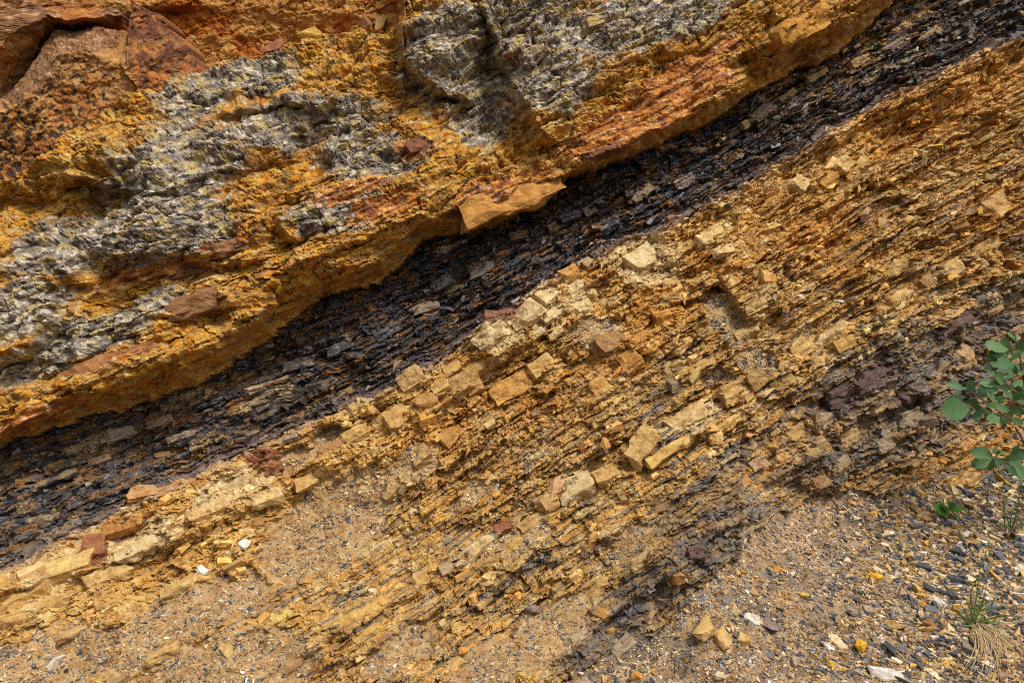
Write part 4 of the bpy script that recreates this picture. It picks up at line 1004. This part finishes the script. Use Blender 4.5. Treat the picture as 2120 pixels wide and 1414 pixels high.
# ---------------------------------------------------------------- loose stones, each a thing of its own
STONES = [  # px, py, length, width, degrees, colour, depth, label
 (1812, 1198, 34, 20, 10, 'gold', .7, "bright golden stone on the scree beside a pale leaf shaped flake"),
 (1823, 1180, 40, 16, 38, 'cream', .3, "pale leaf shaped flake on the scree above the golden stone"),
 (1842, 1172, 26, 14, 60, 'tan', .35, "small tan flake standing beside the pale leaf shaped one"),
 (1855, 1199, 24, 20, 20, 'cream', .6, "squarish cream stone next to the bright golden one"),
 (1791, 1063, 40, 15, 28, 'mauve', .35, "long mauve brown flake near the top of the scree"),
 (1800, 1093, 24, 18, 0, 'greytan', .5, "rounded grey and tan pebble below the long mauve flake"),
 (1776, 1109, 17, 13, 10, 'white', .6, "small whitish pebble on the dark gravel of the upper scree"),
 (1745, 1060, 14, 10, 0, 'cream', .5, "little cream pebble close under the dark shale wall"),
 (1518, 1265, 30, 22, 60, 'pale', .5, "pale angular stone above the two big tan rocks at the cliff foot"),
 (1451, 1314, 56, 50, -25, 'tan', .8, "big tan rock half sunk at the foot of the laminated spur"),
 (1493, 1318, 66, 30, 75, 'tan', .5, "tall upright tan slab next to the big half sunk rock"),
 (1542, 1323, 34, 26, 35, 'tan', .6, "tan wedge of rock to the right of the upright slab"),
 (1598, 1294, 40, 32, 45, 'mauve', .45, "dark brown flat slab beside the white crumbly stone"),
 (1560, 1280, 36, 28, 25, 'white', .6, "white crumbly stone between the tan rocks and the brown slab"),
 (1705, 1331, 46, 26, 25, 'white', .35, "flat white slab with grey flecks on the lower scree"),
 (1740, 1331, 48, 24, 35, 'cream', .45, "cream slab lying against the flat white one"),
 (1783, 1342, 26, 34, 5, 'gold', .8, "upright golden yellow stone on the lower scree"),
 (1643, 1377, 30, 24, 10, 'greytan', .8, "grey stone with tan cap near the bottom of the scree"),
 (1658, 1357, 26, 8, -75, 'dark', .6, "thin black shard leaning on the grey capped stone"),
 (1667, 1233, 28, 16, 25, 'yellow', .6, "yellow pebble beside a grey flake in mid scree"),
 (1609, 1181, 20, 13, 10, 'orange', .6, "small orange pebble on dust near the spur"),
 (1776, 1245, 20, 15, 30, 'dark', .5, "blue grey flake beside the tan pointed stone in mid scree"),
 (1800, 1263, 32, 22, 50, 'greytan', .5, "grey tan pointed stone in mid scree"),
 (1856, 1298, 40, 22, 10, 'tan', .5, "broad tan stone left of the reddish brown one"),
 (1925, 1298, 24, 26, 40, 'brown', .7, "reddish brown angular stone left of the grass tuft"),
 (1905, 1301, 18, 13, 10, 'gold', .7, "small golden stone touching the reddish brown one"),
 (1938, 1242, 46, 26, 32, 'white', .4, "white and tan slab uphill of the grass tuft"),
 (1915, 1252, 18, 20, 80, 'orange', .6, "small orange stone under the edge of the white and tan slab"),
 (2007, 1193, 34, 22, 38, 'cream', .3, "cream rectangular flake above the grass tuft"),
 (1990, 1208, 18, 14, 30, 'white', .5, "little white pebble left of the cream rectangular flake"),
 (2083, 1160, 44, 16, 30, 'cream', .3, "long cream flake at the right end of the scree"),
 (2112, 1178, 24, 26, 40, 'white', .4, "white flake cut by the right edge of the picture"),
 (2038, 1114, 36, 13, 18, 'dark', .35, "long blue black flake on the upper scree"),
 (1945, 1103, 40, 15, 25, 'cream', .35, "long pale flake in the middle of the upper scree"),
 (1914, 1073, 14, 14, 20, 'red', .6, "small red stone near the seedling"),
 (1980, 1087, 32, 11, 15, 'orange', .5, "flat orange flake below the seedling"),
 (1990, 1133, 24, 18, 30, 'grey', .4, "grey angular flake on the upper scree"),
 (1936, 1143, 24, 10, 15, 'orange', .5, "narrow orange tan flake in the right half of the scree"),
 (1883, 1154, 16, 12, 15, 'orange', .6, "upper of two small orange stones lying one above the other"),
 (1880, 1162, 18, 10, 10, 'gold', .5, "lower of two small orange stones lying one above the other"),
 (1932, 1392, 44, 15, 40, 'cream', .45, "long cream splinter at the bottom below the dry roots"),
 (1918, 1402, 16, 26, 10, 'tan', .6, "stubby tan stone beside the long cream splinter"),
 (1912, 1367, 24, 12, 28, 'orange', .5, "orange flake left of the dry roots"),
 (1840, 1398, 74, 40, 12, 'white', .35, "mottled white and grey rock at the bottom edge of the scree"),
 (1493, 1406, 32, 20, 10, 'cream', .6, "pale lump of rock at the bottom edge below the upright slab"),
 (1719, 1378, 15, 15, 10, 'gold', .7, "small square golden pebble near the bottom of the scree"),
 (1815, 1372, 20, 14, 10, 'tan', .6, "tan pebble below the upright golden stone"),
 (1985, 1262, 22, 16, 10, 'orange', .6, "orange stone at the left of the green grass blades"),
 (1565, 1225, 26, 20, 40, 'tan', .3, "tan flake lying on dust right of the laminated spur"),
 (1545, 1185, 14, 10, 10, 'orange', .6, "tiny rust orange pebble on the dust beside the spur"),
 (2060, 1400, 28, 14, 15, 'tan', .5, "tan flake at the bottom right under the dry roots"),
 (515, 1126, 32, 28, 20, 'white', .4, "rounded white stone on the dusty left slope"),
 (421, 1187, 28, 28, 30, 'white', .5, "mottled white stone lower down the left slope"),
 (113, 1373, 46, 20, -30, 'white', .5, "long white stone in the bottom left corner"),
 (102, 1364, 22, 9, -10, 'grey', .6, "grey flake touching the long white stone"),
 (470, 1351, 30, 36, 30, 'tan', .7, "pointed tan stone on the gravel at bottom left"),
 (706, 1400, 20, 30, 10, 'tan', .7, "upright tan stone at the bottom edge below the yellow slabs"),
 (772, 1228, 22, 15, 0, 'cream', .6, "cream pebble above the upper yellow slab"),
 (1104, 1266, 32, 36, 30, 'mauve', .8, "pinkish brown angular stone alone in the central gravel pocket"),
 (953, 1375, 24, 34, 35, 'tan', .6, "tan stone at the bottom centre of the slope"),
 (960, 1351, 18, 16, 10, 'orange', .7, "small reddish pebble above the bottom centre stone"),
 (1081, 1404, 20, 16, 10, 'yellow', .7, "yellow pebble at the bottom edge of the central gravel"),
 (1266, 1306, 22, 13, 0, 'yellow', .6, "yellow tan flake on the lower spur"),
 (1274, 1217, 16, 10, 30, 'yellow', .6, "small yellow flake on the spur's upper gravel"),
 (1030, 1011, 12, 18, 10, 'white', .6, "small white pebble on the central ribs"),
 (790, 1077, 24, 9, -55, 'pale', .4, "thin pale splinter on the dusty slope"),
 (1319, 1403, 26, 18, 10, 'orange', .7, "orange tan stone at the bottom edge by the spur"),
 (1735, 625, 26, 10, 8, 'white', .4, "larger white flake resting on the right shale face"),
 (1655, 617, 24, 9, 8, 'white', .4, "thin white flake left of the larger one on the right shale face"),
 (1624, 654, 20, 12, 45, 'grey', .4, "grey flake lodged in the shale below the white flakes"),
 (1414, 615, 30, 11, -25, 'cream', .4, "cream flake lodged in the orange shale of the centre"),
 (1780, 744, 15, 16, 20, 'cream', .7, "cream stone lodged between the dark purple blocks"),
 (1706, 764, 14, 8, 30, 'white', .5, "tiny white chip below the tan blocks"),
 (2050, 609, 14, 7, 10, 'white', .5, "tiny white chip at the far right of the shale"),
 (1470, 841, 14, 7, 10, 'white', .5, "tiny white chip on the central rib"),
 (650, 86, 66, 34, -12, 'yellow', .7, "yellow stone resting on the sandstone ledge below the overhang"),
 (566, 108, 60, 44, -20, 'red', .6, "dark red stone wedged behind the sandstone ledge"),
 (760, 52, 34, 50, -10, 'brown', .5, "small brown slab standing at the back of the ledge"),
 (790, 46, 24, 52, 5, 'tan', .5, "narrow tan slab standing beside the small brown one"),
 (1505, 434, 16, 8, 0, 'dark', .5, "black pebble on the contact below the coal"),
]
for a in STONES:
    x, y, ln_, wd_, dg, cl, dpt, lab = a
    if ln_ < wd_: ln_, wd_, dg = wd_, ln_, dg + 90
    o = place_block("loose_stone", x, y, ln_, wd_, dg, cl, depth=dpt, sink=0.22, up=0.45 if y > 800 else 0.15, lam=0.012, jit=0.5, tilt=0.14, rough=0.03, stone=True)
    tag(o, lab, "stone")

# ---------------------------------------------------------------- plants
def leaf_material(name, c1, c2, trans=0.3):
    m = bpy.data.materials.new(name); m.use_nodes = True
    n, l = m.node_tree.nodes, m.node_tree.links; n.clear()
    out = n.new("ShaderNodeOutputMaterial"); b = n.new("ShaderNodeBsdfPrincipled"); tr = n.new("ShaderNodeBsdfTranslucent"); mx = n.new("ShaderNodeMixShader")
    oi = n.new("ShaderNodeObjectInfo"); geo = n.new("ShaderNodeNewGeometry"); no = n.new("ShaderNodeTexNoise"); no.inputs["Scale"].default_value = 60
    l.new(geo.outputs["Position"], no.inputs["Vector"])
    ad = n.new("ShaderNodeMath"); ad.operation = 'MULTIPLY_ADD'; ad.inputs[1].default_value = 0.5; l.new(no.outputs["Fac"], ad.inputs[0])
    m2 = n.new("ShaderNodeMath"); m2.operation = 'MULTIPLY'; m2.inputs[1].default_value = 0.6; l.new(oi.outputs["Random"], m2.inputs[0]); l.new(m2.outputs[0], ad.inputs[2])
    cm = n.new("ShaderNodeMix"); cm.data_type = 'RGBA'; cm.inputs[6].default_value = (*c1, 1); cm.inputs[7].default_value = (*c2, 1)
    l.new(ad.outputs[0], cm.inputs[0])
    l.new(cm.outputs[2], b.inputs["Base Color"]); l.new(cm.outputs[2], tr.inputs["Color"])
    b.inputs["Roughness"].default_value = 0.5; b.inputs["Specular IOR Level"].default_value = 0.4
    mx.inputs[0].default_value = trans
    l.new(b.outputs[0], mx.inputs[1]); l.new(tr.outputs[0], mx.inputs[2]); l.new(mx.outputs[0], out.inputs[0])
    return m
M_LEAF = leaf_material("shrub_leaf", (0.035, 0.095, 0.028), (0.10, 0.20, 0.06))
M_SEED = leaf_material("seedling_leaf", (0.06, 0.19, 0.02), (0.10, 0.26, 0.035))
M_GRASS = leaf_material("grass_blade", (0.07, 0.16, 0.025), (0.16, 0.27, 0.06))
M_STRAW = leaf_material("dry_straw", (0.42, 0.29, 0.13), (0.55, 0.42, 0.22), 0.15)
M_STEM = leaf_material("woody_stem", (0.09, 0.055, 0.035), (0.16, 0.11, 0.07), 0.0)

def leaf_mesh(r, wid=0.52):
    us = np.linspace(0, 1, 8); vs = [-1, -0.5, 0, 0.5, 1]
    prof_ = np.sin(np.pi * us ** 1.25) ** 0.75 * wid * 0.5
    prof_[0] = 0.02; prof_[-1] = 0.03
    cur = r.uniform(-0.25, 0.1); fold = r.uniform(0.05, 0.3); tw = r.uniform(-.3, .3)
    V = []
    for u, w in zip(us, prof_):
        for q in vs:
            z = cur * (u - .2) ** 2 + fold * abs(q) * w + tw * (u - .5) * q * w + 0.012 * math.sin(u * 22) * abs(q)
            V.append((u, q * w * (1 + 0.04 * math.sin(u * 17 + q)), z))
    Fc = [(a * 5 + b, (a + 1) * 5 + b, (a + 1) * 5 + b + 1, a * 5 + b + 1) for a in range(7) for b in range(4)]
    me = bpy.data.meshes.new("leaf"); me.from_pydata(V, [], Fc); me.update()
    me.polygons.foreach_set("use_smooth", np.full(len(Fc), True))
    return me
lr = np.random.default_rng(77)
LEAVES = [leaf_mesh(lr, lr.uniform(0.48, 0.62)) for _ in range(7)]

def W(px, py, y): return Vector(to_world(np.array(float(px)), np.array(float(py)), np.array(float(y))))
def tube(name, pts, rad, mat, parent, sides=6):
    pts = [Vector(p) for p in pts]; n = len(pts); V = []; Fc = []
    for k, p in enumerate(pts):
        d = (pts[min(k + 1, n - 1)] - pts[max(k - 1, 0)]).normalized()
        a = d.orthogonal().normalized(); b = d.cross(a)
        rr = rad[0] + (rad[1] - rad[0]) * k / max(n - 1, 1)
        for q in range(sides):
            an = 2 * math.pi * q / sides
            V.append(p + (a * math.cos(an) + b * math.sin(an)) * rr)
    for k in range(n - 1):
        for q in range(sides):
            Fc.append((k * sides + q, k * sides + (q + 1) % sides, (k + 1) * sides + (q + 1) % sides, (k + 1) * sides + q))
    me = bpy.data.meshes.new(name); me.from_pydata([v_[:] for v_ in V], [], Fc); me.update(); me.materials.append(mat)
    me.polygons.foreach_set("use_smooth", np.full(len(Fc), True))
    o = bpy.data.objects.new(name, me); COL.objects.link(o); o.parent = parent
    return o
def empty(name, label, cat):
    e_ = bpy.data.objects.new(name, None); COL.objects.link(e_); e_.empty_display_size = 0.05
    return tag(e_, label, cat)

def put_leaf(parent, base, tip_px, tip_py, y, mat, r, wide=1.0, face=0.6):
    """a leaf from its stalk point to its tip"""
    tip = W(tip_px, tip_py, y); d = tip - base; L = d.length
    x = d.normalized()
    up = Vector((r.normal(0, .3), -0.9 + r.normal(0, .25), face + r.normal(0, .3)))
    z = (up - x * up.dot(x)).normalized(); yv = z.cross(x)
    o = bpy.data.objects.new("leaf", me_for(LEAVES[r.integers(len(LEAVES))], mat)); COL.objects.link(o)
    o.matrix_world = Matrix([[x[k] * L, yv[k] * L * wide, z[k] * L, base[k]] for k in range(3)] + [[0, 0, 0, 1]])
    o.parent = parent
    return o

# the shrub at the right edge
shrub = empty("leafy_shrub", "green broad leaved shrub reaching in from the right over the scree", "shrub")
YS = 2.25
stems = [[(2200, 1130, 2.35), (2165, 1010, 2.32), (2140, 900, 2.28), (2125, 820, 2.26), (2112, 740, 2.25), (2100, 690, 2.25)],
         [(2140, 900, 2.28), (2090, 868, 2.26), (2050, 838, 2.25), (2010, 812, 2.24), (1985, 800, 2.24)],
         [(2125, 830, 2.26), (2090, 800, 2.24), (2065, 775, 2.23), (2040, 745, 2.23)],
         [(2165, 1010, 2.32), (2125, 985, 2.28), (2085, 958, 2.26), (2045, 945, 2.25)],
         [(2200, 1130, 2.35), (2215, 960, 2.3), (2230, 800, 2.26), (2220, 660, 2.25)],
         [(2102, 885, 2.26), (2120, 915, 2.27), (2150, 950, 2.3)]]
for k, st in enumerate(stems):
    tube("stem", [W(*p) for p in st], (0.006 if k in (0, 4) else 0.0028, 0.0016), M_STEM, shrub)
LV = [ # stalk px,py -> tip px,py
 (2088,724,2046,716),(2085,735,2052,730),(2088,728,2110,728),(2085,742,2045,738),(2090,745,2072,756),(2098,748,2112,768),(2095,752,2070,775),(2090,765,2052,772),(2070,795,2030,792),(2072,800,2032,808),(2078,790,2066,778),(2092,800,2118,790),
 (2075,810,2100,824),(2090,825,2122,818),(2100,815,2128,838),(1998,806,1964,794),(1999,802,2014,790),(2004,815,2016,794),(2000,822,1962,828),(2002,830,2028,840),(1998,835,1978,845),(2008,845,1956,848),(2010,848,1984,862),(2020,850,2048,852),
 (2030,838,2052,828),(2040,840,2066,842),(2045,850,2038,864),(2060,835,2084,852),(2062,828,2046,818),(2075,850,2092,862),(2085,845,2112,850),(2090,858,2076,876),(2095,865,2116,878),(2068,858,2050,872),(2105,845,2130,860),(2108,770,2136,782),
 (2112,740,2140,735),(2105,722,2122,704),(2100,700,2088,690),(2080,762,2100,772),(2115,800,2146,812),
 (2052,944,2014,934),(2056,940,2062,926),(2050,952,2022,966),(2058,950,2046,972),(2066,948,2090,962),(2075,952,2104,944),(2080,945,2068,930),(2085,955,2118,972),(2092,948,2124,938),(2060,955,2072,966),(2100,965,2126,990),
 (2140,860,2165,875),(2150,900,2180,890),(2200,800,2170,790),(2215,760,2190,740),(2220,700,2195,690),(2225,840,2195,850),(2210,900,2180,920),(2230,720,2260,710),(2230,800,2262,812),(2215,930,2250,940)]
for (a, b_, c_, d_) in LV:
    y = YS + lr.uniform(-0.07, 0.07)
    f_ = 1.08
    put_leaf(shrub, W(a, b_, y), a + (c_ - a) * f_, b_ + (d_ - b_) * f_, y - lr.uniform(-0.02, 0.05), M_LEAF, lr, lr.uniform(0.95, 1.2))
    if a > 2035:
        y += 0.09; an = lr.normal(0, 0.9); ca, sa = math.cos(an), math.sin(an); dx, dy = c_ - a, d_ - b_; a2 = a + lr.normal(0, 7); b2_ = b_ + lr.normal(0, 7)
        put_leaf(shrub, W(a2, b2_, y), a2 + dx * ca - dy * sa, b2_ + dx * sa + dy * ca, y - 0.02, M_LEAF, lr, lr.uniform(1.0, 1.3))

def ground_y(px, py):
    P_, *_ = surf(np.array([float(px)]), np.array([float(py)])); return float(P_[0][1]), Vector(P_[0])
# seedling
yb, pb = ground_y(1966, 1062)
seed = empty("seedling", "small bright green seedling sprouting from the upper scree", "seedling")
for (a, b_, c_, d_) in [(1966,1060,1950,1046),(1966,1058,1936,1050),(1965,1056,1948,1060),(1967,1055,1962,1038),(1966,1057,1976,1040),(1969,1058,1998,1050),(1970,1062,1986,1072),(1967,1060,1956,1052),(1965,1060,1942,1056)]:
    put_leaf(seed, W(a, b_, yb - 0.03), c_, d_, yb - 0.05, M_SEED, lr, lr.uniform(1.0, 1.3), 0.9)
tube("stem", [pb - Vector((0, 0, .01)), W(1966, 1058, yb - 0.03)], (0.0018, 0.001), M_SEED, seed)

def blade(name, pts, w0, mat, parent, r):
    """a grass blade along a bent centre line, with width and a keel"""
    pts = [Vector(p) for p in pts]
    P_ = []
    for k in range(len(pts) - 1):
        for u in np.linspace(0, 1, 4)[:-1]: P_.append(pts[k].lerp(pts[k + 1], u))
    P_.append(pts[-1]); 
    for _ in range(3): P_ = [P_[0]] + [(P_[k - 1] + P_[k] * 2 + P_[k + 1]) / 4 for k in range(1, len(P_) - 1)] + [P_[-1]]
    n = len(P_); V = []; side0 = Vector((r.normal() + (1 if r.random() < .5 else -1), r.normal() * .4, r.normal() * .8))
    for k, p in enumerate(P_):
        d = (P_[min(k + 1, n - 1)] - P_[max(k - 1, 0)]).normalized()
        sd_ = (side0 - d * side0.dot(d)).normalized(); nn = d.cross(sd_)
        w = w0 * (1 - (k / (n - 1)) ** 2) + 0.0002
        V += [p - sd_ * w, p + nn * w * .35, p + sd_ * w]
    Fc = [(3 * k + q, 3 * k + 3 + q, 3 * k + 4 + q, 3 * k + 1 + q) for k in range(n - 1) for q in (0, 1)]
    me = bpy.data.meshes.new(name); me.from_pydata([v_[:] for v_ in V], [], Fc); me.update(); me.materials.append(mat)
    o = bpy.data.objects.new(name, me); COL.objects.link(o); o.parent = parent
    return o
# tuft with dry roots
tuft = empty("grass_tuft", "green grass tuft with fan of dry straw on the lower right scree", "grass tuft")
y0, p0 = ground_y(2020, 1290)
def gp(px, py, dy): return W(px, py, y0 + dy)
BL = [[(2012,1290),(2022,1230),(2032,1180),(2046,1125)],[(2016,1292),(2034,1240),(2046,1190),(2046,1150)],[(2012,1290),(2010,1250),(2016,1220),(2028,1196)],[(2014,1290),(2030,1255),(2050,1205),(2040,1180)],[(2020,1288),(2045,1262),(2060,1240),(2062,1232)],
      [(2010,1292),(1998,1262),(1985,1250),(1966,1246)],[(2008,1292),(1992,1272),(1980,1258),(1958,1252)],[(2010,1290),(2000,1270),(1996,1262),(1978,1260)],[(2024,1286),(2060,1276),(2090,1270),(2125,1268)],[(2024,1284),(2056,1284),(2085,1285),(2112,1300)],
      [(2026,1284),(2066,1290),(2082,1310),(2096,1345)],[(2028,1286),(2078,1292),(2094,1318),(2110,1362)],[(2018,1288),(2040,1250),(2070,1232),(2100,1248)],[(2012,1288),(2004,1240),(1990,1228),(1962,1220)],[(2014,1290),(2016,1262),(2028,1248),(2056,1240)],
      [(2018,1290),(2040,1272),(2062,1258),(2070,1252)],[(2022,1288),(2050,1270),(2080,1264),(2104,1252)],[(2010,1294),(1996,1290),(1984,1284),(1976,1276)],[(2008,1294),(1990,1280),(1986,1266),(1984,1250)],[(2016,1288),(2028,1220),(2042,1160),(2050,1140)],[(2022,1288),(2064,1270),(2096,1276),(2132,1290)]]
for b_ in BL:
    q = lr.uniform(-0.02, 0.02)
    blade("grass_blade", [W(*b_[0], y0 - 0.01)] + [gp(p[0] + lr.normal(0, 6), p[1] + lr.normal(0, 4), q - 0.02 * k + lr.normal(0, .006)) for k, p in enumerate(b_[1:], 1)], lr.uniform(0.0011, 0.0024), M_GRASS, tuft, lr)
blade("stalk", [gp(2028, 1278, -0.03), gp(2008, 1320, -0.06), gp(1990, 1365, -.09), gp(1980, 1388, -.1)], 0.003, M_STRAW, tuft, lr)
# seed heads
for (a, b_) in ((2044, 1127), (2052, 1170), (2046, 1146)):
    put_leaf(tuft, gp(a, b_ + 8, -0.05), a + 2, b_ - 8, y0 - 0.05, M_GRASS, lr, 0.45).name = "seed_head"
bmS = []
for k in range(95):
    a0 = (2018 + lr.uniform(-12, 50), 1290 + lr.uniform(-8, 24))
    ang = math.radians(lr.normal(58, 24)); L = lr.uniform(40, 125)
    e1 = (a0[0] + L * .45 * math.cos(ang * .7) + lr.normal(0, 3), a0[1] + L * .45 * math.sin(ang * .9) + lr.normal(0, 3)); e2 = (a0[0] + L * math.cos(ang), a0[1] + L * math.sin(ang))
    ys_ = [ground_y(*p)[0] - 0.012 for p in (a0, e1, e2)]
    o = blade("dry_straw", [W(*a0, ys_[0]), W(*e1, ys_[1] - 0.012), W(*e2, ys_[2])], lr.uniform(0.0004, 0.0009), M_STRAW, tuft, lr)
# tall grass at the right edge
tall = empty("tall_grass", "thin tall grass at the right edge under the shrub", "grass tuft")
y1, p1 = ground_y(2092, 1094)
for b_ in [[(2080,1092),(2078,1030),(2079,970),(2079,905)],[(2094,1094),(2100,1060),(2108,1020),(2122,985)],[(2090,1094),(2086,1072),(2080,1060),(2074,1052)],[(2096,1094),(2110,1060),(2118,1048),(2130,1040)],[(2094,1096),(2104,1080),(2116,1086),(2126,1096)],[(2092,1094),(2092,1070),(2098,1050),(2106,1036)],
           [(2090,1096),(2080,1086),(2070,1082),(2060,1086)],[(2096,1092),(2104,1062),(2108,1040),(2108,1024)],[(2100,1096),(2118,1075),(2128,1060),(2140,1056)],[(2098,1092),(2116,1010),(2112,930),(2124,912)]]:
    q = lr.uniform(-0.02, 0.02)
    blade("grass_blade", [W(*b_[0], y1)] + [W(p[0], p[1], y1 - 0.03 * k + q) for k, p in enumerate(b_[1:], 1)], lr.uniform(0.0011, 0.002), M_GRASS, tall, lr)
